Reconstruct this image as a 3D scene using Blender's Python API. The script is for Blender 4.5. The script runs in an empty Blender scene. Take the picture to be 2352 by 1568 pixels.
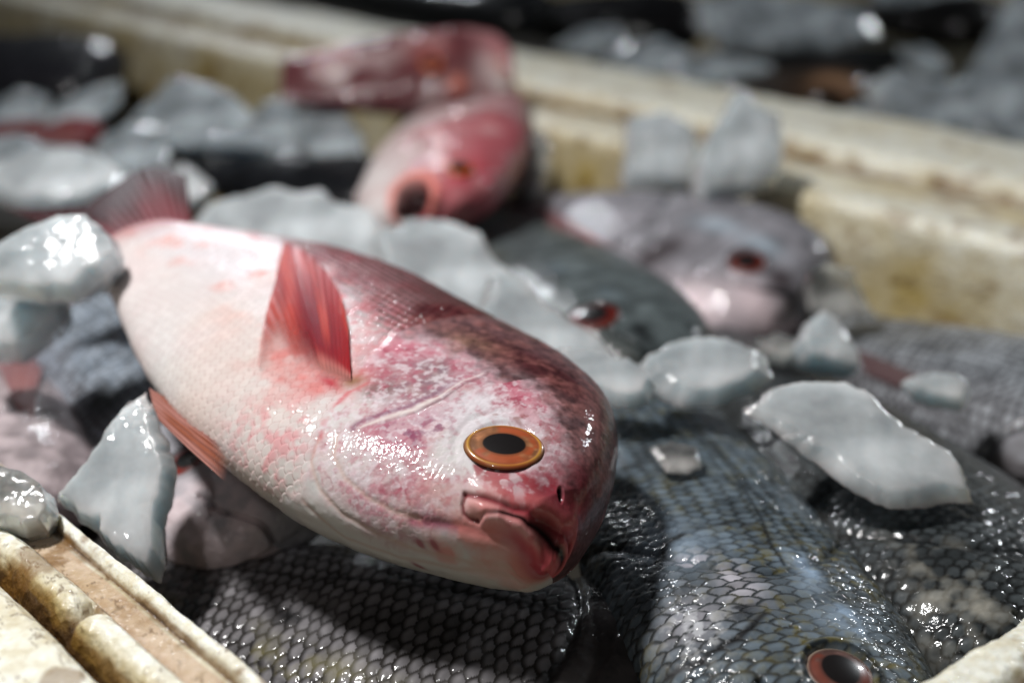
import bpy, math
import numpy as np

# ------------------------------------------------------------------ camera
sc = bpy.context.scene
COL = sc.collection
F = 3098.0; TH = math.radians(21.7); H = 0.17          # focal length in photo units, pitch, camera height (m)
FW = np.array([0, math.cos(TH), -math.sin(TH)]); UP = np.array([0, math.sin(TH), math.cos(TH)]); RT = np.array([1., 0, 0])
CAM = np.array([0, 0, H])
cam = bpy.data.cameras.new('camera'); cam_o = bpy.data.objects.new('camera', cam); COL.objects.link(cam_o)
cam_o.location = CAM; cam_o.rotation_euler = (math.pi/2 - TH, 0, 0)
cam.sensor_width = 36; cam.lens = F/2352*36; cam.clip_start = 0.01; cam.clip_end = 60
cam.dof.use_dof = True; cam.dof.focus_distance = 0.322; cam.dof.aperture_fstop = 6.0; cam.dof.aperture_blades = 0
sc.camera = cam_o

# ------------------------------------------------------------------ world and lamps
w = bpy.data.worlds.new('World'); sc.world = w; w.use_nodes = True
bg = w.node_tree.nodes['Background']; bg.inputs[0].default_value = (0.62, 0.78, 1.0, 1); bg.inputs[1].default_value = 0.012

def lamp(name, loc, target, size, power, col):
    l = bpy.data.lights.new(name, 'AREA'); l.shape = 'DISK'; l.size = size; l.energy = power; l.color = col
    o = bpy.data.objects.new(name, l); COL.objects.link(o); o.location = loc
    from mathutils import Vector
    o.rotation_euler = (Vector(target) - Vector(loc)).to_track_quat('-Z', 'Y').to_euler()
    return o
lamp('market_or_fill_lamp', (-0.30, 0.37, 0.64), (0, .36, 0), 0.09, 6.1, (1.0, 0.99, 0.98))
lamp('market_or_fill_lamp', (1.35, 1.75, 0.85), (0, .5, 0), 0.10, 7, (0.90, 0.96, 1.0))
lamp('market_or_fill_lamp', (-0.45, 2.2, 0.78), (0, .5, 0), 0.09, 3.8, (0.90, 0.95, 1.0))

lamp('market_or_fill_lamp', (-0.25, -0.35, 0.62), (0, .45, 0), 0.05, 0.5, (1.0, 0.97, 0.94))  # added front fill lamp, small and weak, for lower faces and glints

vs = sc.view_settings
sc.display_settings.display_device = 'sRGB'
vs.view_transform = 'Standard'; vs.look = 'None'; vs.exposure = 0; vs.gamma = 1; vs.use_curve_mapping = False
sc.cycles.use_denoising = True; sc.cycles.max_bounces = 8; sc.cycles.caustics_reflective = False; sc.cycles.caustics_refractive = False
sc.cycles.sample_clamp_indirect = 4

# ------------------------------------------------------------------ measuring helpers
def ray(px, py): return FW + RT*((px-1176)/F) + UP*(-(py-784)/F)
def at(px, py, z=0.0):
    d = ray(px, py); return CAM + d*((z-H)/d[2])
def onplane(px, py, p0, n):
    d = ray(px, py); return CAM + d*(np.dot(p0-CAM, n)/np.dot(d, n))
def proj(P):
    P = np.asarray(P)-CAM; z = P@FW
    return 1176+F*P[..., 0]/z, 784-F*(P@UP)/z
def unit(v): v = np.asarray(v, float); return v/np.linalg.norm(v)
def sstep(a, b, x):
    t = np.clip((x-a)/(b-a), 0, 1); return t*t*(3-2*t)
def lin(*c):
    c = np.array(c, float)/255.; return np.where(c <= .04045, c/12.92, ((c+.055)/1.055)**2.4)
def mix(a, b, t):
    t = np.asarray(t)[..., None]; return a*(1-t)+b*t

# ------------------------------------------------------------------ numpy noise
def _h(i, j, k, s):
    n = (i*374761393 + j*668265263 + k*2147483647*3 + s*1274126177) & 0xffffffff
    n = ((n ^ (n >> 13))*1274126177) & 0xffffffff
    n = ((n ^ (n >> 16))*2246822519) & 0xffffffff
    return ((n ^ (n >> 15)) & 0xffffff)/float(0xffffff)
def vnoise(P, s=0):
    P = np.asarray(P, float); I = np.floor(P).astype(np.int64); f = P-I; f = f*f*f*(f*(f*6-15)+10)
    i, j, k = I[..., 0], I[..., 1], I[..., 2]; r = 0
    for a in (0, 1):
        for b in (0, 1):
            for c in (0, 1):
                wt = (f[..., 0] if a else 1-f[..., 0])*(f[..., 1] if b else 1-f[..., 1])*(f[..., 2] if c else 1-f[..., 2])
                r = r + wt*_h(i+a, j+b, k+c, s)
    return r*2-1
def fbm(P, s=0, o=4):
    r = 0; a = 1.; t = 0
    for q in range(o):
        r = r + a*vnoise(np.asarray(P)*(2.03**q)+q*7.3, s+q); t += a; a *= .5
    return r/t*1.5
def xyz(x, y, z=0): return np.stack([x, y, np.zeros_like(x)+z], -1)

# ------------------------------------------------------------------ mesh helpers
def grid_mesh(name, P, mat, col=None, alpha=None, closed=False, parent=None, cap=False, smooth=True):
    ni, nj = P.shape[:2]
    idx = np.arange(ni*nj).reshape(ni, nj)
    jn = np.roll(idx, -1, 1) if closed else None
    if closed: a, b, c, d = idx[:-1], idx[1:], jn[1:], jn[:-1]
    else: a, b, c, d = idx[:-1, :-1], idx[1:, :-1], idx[1:, 1:], idx[:-1, 1:]
    q = np.stack([a, d, c, b], -1).reshape(-1, 4)
    return raw_mesh(name, P.reshape(-1, 3), q, mat, None if col is None else col.reshape(-1, 3), None if alpha is None else alpha.reshape(-1), parent, smooth, [idx[0].tolist(), idx[-1][::-1].tolist()] if cap else None)
def raw_mesh(name, V, q, mat, col=None, alpha=None, parent=None, smooth=True, ngons=None):
    me = bpy.data.meshes.new(name)
    me.vertices.add(len(V)); me.vertices.foreach_set('co', np.asarray(V, np.float32).ravel())
    k = q.shape[1]; loops = q.ravel().tolist(); starts = list(range(0, len(q)*k, k)); tot = [k]*len(q)
    for g in (ngons or []):
        starts.append(len(loops)); tot.append(len(g)); loops += g
    me.loops.add(len(loops)); me.loops.foreach_set('vertex_index', np.array(loops, np.int32))
    me.polygons.add(len(starts)); me.polygons.foreach_set('loop_start', np.array(starts, np.int32)); me.polygons.foreach_set('loop_total', np.array(tot, np.int32))
    me.polygons.foreach_set('use_smooth', np.full(len(starts), smooth))
    me.update(); me.validate()
    if col is not None:
        at_ = me.color_attributes.new('Col', 'FLOAT_COLOR', 'POINT')
        c4 = np.ones((len(V), 4), np.float32); c4[:, :3] = np.clip(col, 0.002, 1)
        if alpha is not None: c4[:, 3] = alpha
        at_.data.foreach_set('color', c4.ravel())
    me.materials.append(mat)
    o = bpy.data.objects.new(name, me); COL.objects.link(o)
    if parent is not None: o.parent = parent
    return o
def tag(o, label, cat, group=None):
    o['label'] = label; o['category'] = cat
    if group: o['group'] = group
    return o
def empty(name, loc):
    o = bpy.data.objects.new(name, None); COL.objects.link(o); o.empty_display_size = .02
    o['_c'] = list(map(float, loc)); return o
def settle(o):
    """put the thing's origin at its base without moving its parts"""
    from mathutils import Matrix, Vector
    c = Vector(o['_c']); del o['_c']
    o.location = c
    for ch in o.children: ch.matrix_parent_inverse = Matrix.Translation(-c)

# ------------------------------------------------------------------ materials
def nmat(name):
    m = bpy.data.materials.new(name); m.use_nodes = True; nt = m.node_tree
    return m, nt, nt.nodes['Principled BSDF']
def node(nt, typ, **kw):
    n = nt.nodes.new(typ)
    for k, v in kw.items(): setattr(n, k, v)
    return n
def wet_skin(name, rough=.38, coat=.6, b1=.35, b2=.25, s1=900, s2=2600, sss=.12, glint=.25, crough=.12):
    m, nt, p = nmat(name); L = nt.links
    a = node(nt, 'ShaderNodeAttribute', attribute_name='Col'); L.new(a.outputs['Color'], p.inputs['Base Color'])
    tc = node(nt, 'ShaderNodeTexCoord')
    n1 = node(nt, 'ShaderNodeTexNoise'); n1.inputs['Scale'].default_value = s1; n1.inputs['Detail'].default_value = 3
    n2 = node(nt, 'ShaderNodeTexVoronoi'); n2.inputs['Scale'].default_value = s2
    L.new(tc.outputs['Object'], n1.inputs['Vector']); L.new(tc.outputs['Object'], n2.inputs['Vector'])
    bb = node(nt, 'ShaderNodeBump'); bb.inputs['Strength'].default_value = b1; bb.inputs['Distance'].default_value = .0004
    L.new(n1.outputs['Fac'], bb.inputs['Height'])
    b_ = node(nt, 'ShaderNodeBump'); b_.inputs['Strength'].default_value = b2; b_.inputs['Distance'].default_value = .0004
    L.new(n2.outputs['Distance'], b_.inputs['Height']); L.new(bb.outputs['Normal'], b_.inputs['Normal'])
    L.new(bb.outputs['Normal'], p.inputs['Normal']); L.new(b_.outputs['Normal'], p.inputs['Coat Normal'])
    p.inputs['Roughness'].default_value = rough; p.inputs['Coat Weight'].default_value = coat; p.inputs['Coat Roughness'].default_value = crough
    p.inputs['Specular IOR Level'].default_value = glint
    p.inputs['Subsurface Weight'].default_value = sss; p.inputs['Subsurface Radius'].default_value = (.004, .0015, .001); p.inputs['Subsurface Scale'].default_value = 1
    return m
M_SNAP = wet_skin('pink_fish_skin', rough=.5, coat=.42, sss=.0, s1=420, b1=.10, b2=.10, s2=1500, glint=.04, crough=.06)
M_GREY = wet_skin('grey_fish_skin', rough=.45, coat=.45, sss=0, b1=.14, b2=.12, s1=600, s2=1300, glint=.1, crough=.06)
def fin_mat(name):
    m, nt, p = nmat(name); L = nt.links
    a = node(nt, 'ShaderNodeAttribute', attribute_name='Col'); L.new(a.outputs['Color'], p.inputs['Base Color']); L.new(a.outputs['Alpha'], p.inputs['Alpha'])
    p.inputs['Roughness'].default_value = .4; p.inputs['Coat Weight'].default_value = .2; p.inputs['Coat Roughness'].default_value = .25
    p.inputs['Specular IOR Level'].default_value = .25
    tr = node(nt, 'ShaderNodeBsdfTranslucent'); L.new(a.outputs['Color'], tr.inputs['Color'])
    return m
M_FIN = fin_mat('fin_membrane')
def eye_mat():
    m, nt, p = nmat('wet_eye'); a = node(nt, 'ShaderNodeAttribute', attribute_name='Col'); nt.links.new(a.outputs['Color'], p.inputs['Base Color'])
    p.inputs['Roughness'].default_value = .3; p.inputs['Coat Weight'].default_value = .8; p.inputs['Coat Roughness'].default_value = .06
    return m
M_EYE = eye_mat()
def flat_mat(name, c, r=.6, coat=0):
    m, nt, p = nmat(name); p.inputs['Base Color'].default_value = (*c, 1); p.inputs['Roughness'].default_value = r; p.inputs['Coat Weight'].default_value = coat
    return m
M_MOUTH = flat_mat('mouth_lining', (.02, .004, .004), .4)
def ice_mat(name, c, rad, trans=.15, rough=.28):
    m, nt, p = nmat(name); L = nt.links
    tc = node(nt, 'ShaderNodeTexCoord')
    n0 = node(nt, 'ShaderNodeTexNoise'); n0.inputs['Scale'].default_value = 45; n0.inputs['Detail'].default_value = 4
    L.new(tc.outputs['Object'], n0.inputs['Vector'])
    cr = node(nt, 'ShaderNodeValToRGB'); L.new(n0.outputs['Fac'], cr.inputs['Fac'])
    cr.color_ramp.elements[0].position = .3; cr.color_ramp.elements[0].color = (*[v*.72 for v in c], 1)
    cr.color_ramp.elements[1].position = .68; cr.color_ramp.elements[1].color = (*c, 1)
    L.new(cr.outputs['Color'], p.inputs['Base Color'])
    n1 = node(nt, 'ShaderNodeTexNoise'); n1.inputs['Scale'].default_value = 160; n1.inputs['Detail'].default_value = 3; n1.inputs['Roughness'].default_value = .6
    L.new(tc.outputs['Object'], n1.inputs['Vector'])
    n2 = node(nt, 'ShaderNodeTexNoise'); n2.inputs['Scale'].default_value = 300; n2.inputs['Detail'].default_value = 1
    L.new(tc.outputs['Object'], n2.inputs['Vector'])
    b1 = node(nt, 'ShaderNodeBump'); b1.inputs['Strength'].default_value = .38; b1.inputs['Distance'].default_value = .002; L.new(n1.outputs['Fac'], b1.inputs['Height'])
    b2 = node(nt, 'ShaderNodeBump'); b2.inputs['Strength'].default_value = .55; b2.inputs['Distance'].default_value = .0008; L.new(n2.outputs['Fac'], b2.inputs['Height']); L.new(b1.outputs['Normal'], b2.inputs['Normal'])
    L.new(b2.outputs['Normal'], p.inputs['Coat Normal']); 
    p.inputs['Roughness'].default_value = rough; p.inputs['Specular IOR Level'].default_value = .2
    p.inputs['Coat Weight'].default_value = 1; p.inputs['Coat Roughness'].default_value = .08; p.inputs['Coat IOR'].default_value = 1.4
    mr = node(nt, 'ShaderNodeMapRange'); mr.inputs['From Min'].default_value = .35; mr.inputs['From Max'].default_value = .65; mr.inputs['To Min'].default_value = min(1, trans*1.6); mr.inputs['To Max'].default_value = trans*.4
    L.new(n0.outputs['Fac'], mr.inputs['Value']); L.new(mr.outputs['Result'], p.inputs['Transmission Weight']); p.inputs['IOR'].default_value = 1.31
    p.inputs['Subsurface Weight'].default_value = 1; p.inputs['Subsurface Radius'].default_value = rad; p.inputs['Subsurface Scale'].default_value = 1
    return m
M_ICE = ice_mat('cloudy_ice', (.72, .765, .79), (.010, .013, .014), trans=.30, rough=.22)
M_ICE2 = ice_mat('clear_ice', (.70, .70, .67), (.011, .013, .014), trans=.75, rough=.18)
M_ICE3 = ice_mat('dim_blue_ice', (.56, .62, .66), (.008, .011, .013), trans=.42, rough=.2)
def foam_mat():
    m, nt, p = nmat('stained_polystyrene'); L = nt.links
    a = node(nt, 'ShaderNodeAttribute', attribute_name='Col'); tc = node(nt, 'ShaderNodeTexCoord')
    n = node(nt, 'ShaderNodeTexNoise'); n.inputs['Scale'].default_value = 260; n.inputs['Detail'].default_value = 5; L.new(tc.outputs['Object'], n.inputs['Vector'])
    mx = node(nt, 'ShaderNodeMix', data_type='RGBA', blend_type='MULTIPLY'); mx.inputs[0].default_value = 1
    cr = node(nt, 'ShaderNodeValToRGB'); cr.color_ramp.elements[0].position = .3; cr.color_ramp.elements[0].color = (.80, .74, .62, 1)
    cr.color_ramp.elements[1].position = .55; cr.color_ramp.elements[1].color = (1, 1, 1, 1); L.new(n.outputs['Fac'], cr.inputs['Fac'])
    L.new(a.outputs['Color'], mx.inputs[6]); L.new(cr.outputs['Color'], mx.inputs[7]); L.new(mx.outputs[2], p.inputs['Base Color'])
    v = node(nt, 'ShaderNodeTexVoronoi'); v.inputs['Scale'].default_value = 420; L.new(tc.outputs['Object'], v.inputs['Vector'])
    n2 = node(nt, 'ShaderNodeTexNoise'); n2.inputs['Scale'].default_value = 800; n2.inputs['Detail'].default_value = 3; L.new(tc.outputs['Object'], n2.inputs['Vector'])
    b = node(nt, 'ShaderNodeBump'); b.inputs['Strength'].default_value = .7; b.inputs['Distance'].default_value = .0006; L.new(v.outputs['Distance'], b.inputs['Height'])
    b2 = node(nt, 'ShaderNodeBump'); b2.inputs['Strength'].default_value = .6; b2.inputs['Distance'].default_value = .0006; L.new(n2.outputs['Fac'], b2.inputs['Height']); L.new(b.outputs['Normal'], b2.inputs['Normal'])
    L.new(b2.outputs['Normal'], p.inputs['Normal']); L.new(b2.outputs['Normal'], p.inputs['Coat Normal'])
    p.inputs['Roughness'].default_value = .5; p.inputs['Coat Weight'].default_value = .35; p.inputs['Coat Roughness'].default_value = .15
    p.inputs['Subsurface Weight'].default_value = .3; p.inputs['Subsurface Radius'].default_value = (.003, .0025, .0015); p.inputs['Subsurface Scale'].default_value = 1
    return m
M_FOAM = foam_mat()

# ------------------------------------------------------------------ floor under the crates
M_FLOOR = flat_mat('wet_dark_floor', (.012, .012, .013), .5)
S_ = 30.
fl = raw_mesh('floor', np.array([[-S_, -S_, -.16], [S_, -S_, -.16], [S_, S_, -.16], [-S_, S_, -.16]]), np.array([[0, 1, 2, 3]]), M_FLOOR)
fl['kind'] = 'structure'

# ------------------------------------------------------------------ crates
A_ = unit([.670, -.742, 0]); B_ = unit([.742, .670, 0])      # along and across the crates
def cr(a, b, z=0.): return A_*a + B_*b + np.array([0, 0, z])
CREAM = lin(241, 241, 229); YEL = lin(186, 162, 88); BRN = lin(116, 80, 24); TAN = lin(196, 168, 140); DKB = lin(70, 46, 20)
def extrude(name, prof, t0, t1, vec, acr, off, parent, seg, seed, amp=.0012, dens=.0012, sm=.0018, stain=.5, warm=0., cut=None, tan=None):
    """prof: list of (across, z, tint, dirt); extruded along vec from t0 to t1"""
    pr = np.array([[p[0], p[1]] for p in prof], float); tint = np.array([p[2] for p in prof], float); dirt = np.array([p[3] for p in prof], float)
    d = np.r_[0, np.cumsum(np.hypot(*np.diff(pr, axis=0).T))]
    nn = max(8, int(d[-1]/dens)); dd = np.linspace(0, d[-1], nn)
    a = np.interp(dd, d, pr[:, 0]); z = np.interp(dd, d, pr[:, 1]); ti = np.interp(dd, d, tint); di = np.interp(dd, d, dirt)
    k = max(1, int(sm/(d[-1]/nn)))
    ker = np.ones(2*k+1)/(2*k+1)
    a = np.convolve(np.pad(a, k, mode='edge'), ker, 'valid'); z = np.convolve(np.pad(z, k, mode='edge'), ker, 'valid')
    nt = max(2, int(abs(t1-t0)/seg)); t = np.linspace(t0, t1, nt)
    T, Aa = np.meshgrid(t, a, indexing='ij'); _, Z = np.meshgrid(t, z, indexing='ij'); _, TI = np.meshgrid(t, ti, indexing='ij'); _, DI = np.meshgrid(t, di, indexing='ij')
    if cut is not None: Aa, Z, DI = cut(T, Aa, Z, DI)
    P = T[..., None]*vec + (Aa+off)[..., None]*acr + Z[..., None]*np.array([0, 0, 1.])
    Tn = np.gradient(P, axis=0); Jn = np.gradient(P, axis=1); N = np.cross(Tn, Jn); N /= np.linalg.norm(N, axis=-1, keepdims=True)+1e-12
    N *= np.sign(np.mean(N[..., 2])+1e-9)
    n1 = fbm(P*30, seed, 3); n2 = fbm(P*120, seed+5, 4); n3 = fbm(P*420, seed+9, 3)
    P = P + N*(n1*amp*1.6 + n2*amp*.55 + n3*amp*.22)[..., None]
    c = mix(CREAM, YEL, np.clip(TI+warm + n1*.35+n2*.15, 0, 1))
    strk = fbm(np.stack([T*25, Aa*300, Z*300], -1), seed+3, 4)
    g = np.clip(DI*1.12 + .38*strk + .25*n2, 0, 1.2)
    c = mix(c, BRN, sstep(.42, .95, g)*.85)
    c = mix(c, DKB, sstep(.95, 1.15, g)*.9)
    if tan is not None:
        c = mix(c, mix(TAN, BRN*1.6, np.clip(n2*.9, 0, 1)), sstep(tan[0], tan[0]+.0006, Aa)*sstep(tan[1], tan[1]-.0006, Aa)*.8)
    vn = np.abs(fbm(P*85+1.7, seed+21, 5)); c = mix(c, BRN*.7, sstep(.05, .0, vn)*sstep(-.4, .3, n1+n2)*.75)
    spot = sstep(.42, .62, fbm(P*75+3, seed+12, 4))
    c = mix(c, BRN*1.15, spot*stain*.8)
    return grid_mesh(name, P, M_FOAM, c, parent=parent)

bA = .120                                                     # inner edge of the near side
crate = empty('fish_crate', cr(-.5, .35, -.15))
tag(crate, 'stained cream polystyrene crate with grooved rims, holding the large pink and white fish', 'crate')
# near left rim, profile runs from inside to outside (across is measured outward)
profA = [(-.003, -.13, .5, .2), (-.0015, -.02, .4, .1), (-.0008, -.002, .1, .0), (.0006, .0002, .0, .0), (.0022, .000, .0, .05), (.0034, -.0012, .2, .6), (.0040, -.0026, .3, 1.15), (.0050, -.0026, .3, .6),
         (.0075, -.0026, .25, .3), (.0115, -.0030, .25, .5), (.0124, -.0026, .2, 1.0), (.0130, -.0006, .1, .3), (.0142, .0010, .0, .0), (.0168, .0012, .0, .05), (.0190, .0002, .5, .55), (.0208, -.0030, .8, .9),
         (.0228, -.0085, 1., 1.05), (.0246, -.0105, .9, 1.2), (.0256, -.006, .5, .7), (.0264, -.0004, .1, .2), (.0290, .0016, .0, .05), (.045, .0022, .0, .12), (.09, .0022, .0, .1), (.092, -.1, .3, .2)]
def cutA(T, Aa, Z, DI):
    # the notch where the second ridge is broken through
    n = np.exp(-((T - tnotch)/.0028)**2); inr = sstep(.0126, .0134, Aa)*(1-sstep(.0235, .0250, Aa))
    wob = .0009*vnoise(np.stack([T*90, T*0, T*0], -1), 3)
    return Aa+wob*inr, Z - n*inr*.0045, DI + n*inr*.6
q = at(205, 1400); tnotch = q@A_
extrude('near_rim', profA, -.85, -.09, A_, -B_, -bA, crate, .0008, 11, amp=.00035, stain=.8, dens=.00038, sm=.0005, cut=cutA, tan=(.0052, .0122))
# right near rim
profB = [(-.002, -.13, .5, .2), (-.001, -.02, .4, .1), (0, -.003, .2, .1), (.004, .001, .1, .0), (.012, .001, .1, .1), (.0155, -.003, .3, 1.0), (.018, -.005, .3, .8), (.020, -.0025, .2, .4), (.026, -.004, .3, .3), (.030, -.009, .5, 1.05), (.033, -.006, .2, .3), (.038, -.001, .0, .1), (.08, .001, 0, .1), (.082, -.1, .3, .2)]
extrude('side_rim', profB, .05, .72, B_, A_, -.119, crate, .001, 31, amp=.0012, dens=.0008, warm=.05)
# far rim
far_in = at(1300, 300)@B_; far_out = at(1180, 125)@B_
wf = far_out-far_in
profC = [(0, -.15, .9, .3), (0, -.02, .75, .12), (.0005, -.003, .5, .1), (.004, 0, .15, .0), (.15*wf, .000, .3, .2), (.17*wf, -.004, .7, .9), (.20*wf, -.001, .4, .3), (.33*wf, -.002, .5, .5), (.37*wf, -.007, 1., 1.2), (.40*wf, -.002, .6, .6),
         (.42*wf, .006, .1, .1), (.50*wf, .0075, .0, .0), (.66*wf, .007, .1, .1), (.68*wf, .005, .5, .5), (.70*wf, .007, .1, .1), (.96*wf, .0055, .0, .05), (wf, .002, .2, .2), (wf+.001, -.15, .4, .2)]
extrude('far_rim', profC, -1.9, -.0, A_, B_, far_in, crate, .004, 51, amp=.0007, dens=.0022, stain=.6, warm=-.1)
tb = at(1775, 417)@A_
def cutK(T, Aa, Z, DI): return Aa, Z, DI
profK = [(0.004, -.15, .8, .3), (-.010, -.15, .8, .3), (-.010, -.02, .55, .25), (-.0095, -.004, .25, .1), (-.006, 0.0005, .1, .0), (0.004, .001, .2, .1)]
blk = extrude('wall_block', profK, tb, .0, A_, B_, far_in, crate, .003, 71, amp=.0006, dens=.0015, stain=.6, sm=.0008)
# closing face of the block at its left end
ez = np.linspace(-.15, 0, 40); ea = np.linspace(-.010, .004, 8); EZ, EA = np.meshgrid(ez, ea, indexing='ij')
Pf = tb*A_ + (EA+far_in)[..., None]*B_ + EZ[..., None]*np.array([0, 0, 1.]) - A_*.0008
grid_mesh('wall_block_end', Pf, M_FOAM, np.broadcast_to(YEL, Pf.shape).copy(), parent=crate)
# crate bottom, near-black colour stands in for shade in the gaps
fb = raw_mesh('crate_bottom', np.array([cr(-1.5, .11, -.128), cr(-.11, .11, -.128), cr(-.11, far_in+.01, -.128), cr(-1.5, far_in+.01, -.128)]), np.array([[0, 1, 2, 3]]), flat_mat('shade_dark_crate_bottom', (.03, .027, .022), .5), parent=crate)
settle(crate)

# ------------------------------------------------------------------ fish
def scales(s, v, sx, sy, seed=0):
    """overlapping scales with free edges towards the tail; returns relief 0..1, distance to edge 0..1, random id"""
    p = s/sx; r = v/sy
    hb = np.zeros_like(p); eb = np.ones_like(p); ib = np.zeros_like(p); best = np.full_like(p, -1e9)
    j0 = np.floor(r)
    for dj in (-1, 0, 1, 2):
        j = j0+dj; off = (j.astype(int) & 1)*.5
        i0 = np.floor(p-off)
        for di in (-1, 0, 1, 2):
            i = i0+di; jx = (_h(i.astype(np.int64), j.astype(np.int64), 0*i.astype(np.int64), seed)-.5)*.16
            cx = i+off+jx; cy = j + (_h(i.astype(np.int64), j.astype(np.int64), 1+0*i.astype(np.int64), seed)-.5)*.12
            dx = p-cx; dy = r-cy
            R = np.sqrt((dx/.98)**2+(dy/.92)**2)
            ok = (R < 1) & (cx > best)
            best = np.where(ok, cx, best)
            hb = np.where(ok, np.clip(-dx*.6+.4, 0, 1), hb); eb = np.where(ok, 1-R, eb)
            ib = np.where(ok, _h(i.astype(np.int64), j.astype(np.int64), 2+0*i.astype(np.int64), seed), ib)
    return hb, eb, ib
def pdist(S, V, poly):
    """distance to a polyline, side (+ left of travel) and position 0..1 along it"""
    poly = np.asarray(poly, float); best = np.full(S.shape, 1e9); side = np.zeros(S.shape); tt = np.zeros(S.shape)
    seg = np.hypot(*np.diff(poly, axis=0).T); cum = np.r_[0, np.cumsum(seg)]
    for k in range(len(poly)-1):
        ax, ay = poly[k]; bx, by = poly[k+1]; dx, dy = bx-ax, by-ay; l2 = dx*dx+dy*dy+1e-15
        t = np.clip(((S-ax)*dx+(V-ay)*dy)/l2, 0, 1); d = np.hypot(S-ax-t*dx, V-ay-t*dy)
        m = d < best; best = np.where(m, d, best); side = np.where(m, np.sign((S-ax)*-dy+(V-ay)*dx)*1., side); tt = np.where(m, (cum[k]+t*seg[k])/cum[-1], tt)
    return best, side, tt
U0 = np.array([0, .1, .2, .3, .4, .5, .6, .7, .8, .88, .95, 1.])
def spl(u, yk):
    yk = np.asarray(yk, float); i = np.clip(np.searchsorted(U0, u)-1, 0, len(U0)-2); h = U0[i+1]-U0[i]; x = (u-U0[i])/h
    m = np.gradient(yk, U0); a, b = yk[i], yk[i+1]
    return (2*x**3-3*x**2+1)*a+(x**3-2*x**2+x)*h*m[i]+(-2*x**3+3*x**2)*b+(x**3-x**2)*h*m[i+1]
PW = 2.7
TK = [.0055, .0095, .0135, .0172, .0192, .0202, .0198, .018, .0145, .0108, .0068, .0]
BD = [.013, .026, .036, .042, .045, .046, .044, .040, .033, .025, .014, -.002]
BV = [-.013, -.022, -.031, -.036, -.039, -.040, -.038, -.034, -.028, -.020, -.012, -.003]
class Fish:
    def __init__(s, name, label, cat='fish', origin=None, e1=None, e2=None, L=.2, nose=None, tail=None, up=(0, 0, 1), flip=1, D=BD, V=BV, T=TK, ni=260, nj=150, k=None, group=None, u0=0.):
        if nose is not None:
            a = at(*nose); b = at(*tail); e1 = unit(a-b); L = np.linalg.norm(a-b); origin = b
            n = np.array(up, float); n = unit(n-e1*np.dot(n, e1)); e2 = np.cross(n, e1)*flip
            if k is None: k = L/.2
        k = 1. if k is None else k
        s.e1, s.e2, s.o, s.L = unit(e1), unit(e2), np.array(origin), L
        s.n = np.cross(s.e1, s.e2)
        if s.n[2] < 0: s.n = -s.n
        s.D = np.array(D)*k; s.V = np.array(V)*k; s.T = np.array(T)*k; s.k = k
        s.root = empty(name, s.o+s.e1*L*.5-s.n*.02*k); tag(s.root, label, cat, group)
        u = np.linspace(u0, .99999, ni); jj = np.linspace(0, 1, nj, endpoint=False)
        fu = .68                                                        # share of vertices on the upper face
        phi = np.where(jj < fu, jj/fu*math.pi, math.pi+(jj-fu)/(1-fu)*math.pi)
        s.u = u; s.phi = phi
        s.U, s.PH = np.meshgrid(u, phi, indexing='ij')
        s.S = L*(1-(1-s.U)**2)
        d = spl(s.U, s.D); v = spl(s.U, s.V); t = np.maximum(spl(s.U, s.T), 1e-5)
        v = np.minimum(v, d-1e-4)
        s.c = (d+v)/2; s.h = (d-v)/2; s.W = np.cos(s.PH)
        t = np.minimum(t, s.h*.95)
        s.Vv = s.c+s.h*s.W; s.A = t*np.sign(np.sin(s.PH))*np.sqrt(np.clip(1-np.abs(s.W)**PW, 0, 1))
        s.disp = np.zeros_like(s.S); s.top = s.PH < math.pi; s.tm = sstep(-.55, -.2, np.sin(s.PH))
        s.base = s.world(s.S, s.Vv, s.A)
        s.px, s.py = proj(s.base)
        P = s.base; N = np.cross(np.gradient(P, axis=0), np.roll(P, -1, 1)-np.roll(P, 1, 1)); N /= np.linalg.norm(N, axis=-1, keepdims=True)+1e-15
        if np.sum((P-P.mean((0, 1)))*N) < 0: N = -N
        s.N = N; s.face = np.sum(N*(CAM-P), -1) > 0
        dj = np.linalg.norm(np.roll(P, -1, 1)-P, axis=-1); cum = np.cumsum(dj, 1)-dj; tot = dj.sum(1, keepdims=True)
        j0 = int(np.argmin(np.abs(phi-math.pi/2))); Q = cum[:, j0:j0+1]-cum
        s.Q = np.where(s.PH > 1.5*math.pi, Q+tot, Q)                  # girth coordinate: 0 on the flank, + towards the back, - round the belly
        s.X = s.S/L
        s.col = None
    def world(s, S, V, A): return s.o + S[..., None]*s.e1 + V[..., None]*s.e2 + A[..., None]*s.n
    def lm(s, px, py):
        """surface coordinates (along, across) of the spot seen at photo position px, py"""
        m = np.where(s.face, np.hypot(s.px-px, s.py-py), 1e9); i = np.argmin(m); return float(s.S.flat[i]), float(s.Q.flat[i])
    def lms(s, pts): return [s.lm(*p) for p in pts]
    def lmv(s, px, py):
        m = np.where(s.top, np.hypot(s.px-px, s.py-py), 1e9); i = np.argmin(m); return float(s.S.flat[i]), float(s.Vv.flat[i])
    def lmvs(s, pts): return [s.lmv(*p) for p in pts]
    def pl(s, px, py, a=0.):
        q = onplane(px, py, s.o+s.n*a, s.n)-s.o; return float(q@s.e1), float(q@s.e2)
    def pls(s, pts, a=0.): return [s.pl(*p, a) for p in pts]
    def surf(s, S, V, lift=0.):
        """lateral height of the upper face above a point"""
        u = 1-np.sqrt(np.clip(1-np.asarray(S)/s.L, 0, 1)); d = spl(u, s.D); v = spl(u, s.V); t = spl(u, s.T); c = (d+v)/2; h = np.maximum((d-v)/2, 1e-4)
        q = np.clip(1-np.abs((V-c)/h)**PW, 0, 1); return np.minimum(t, .95*h)*np.sqrt(q)+lift
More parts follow.
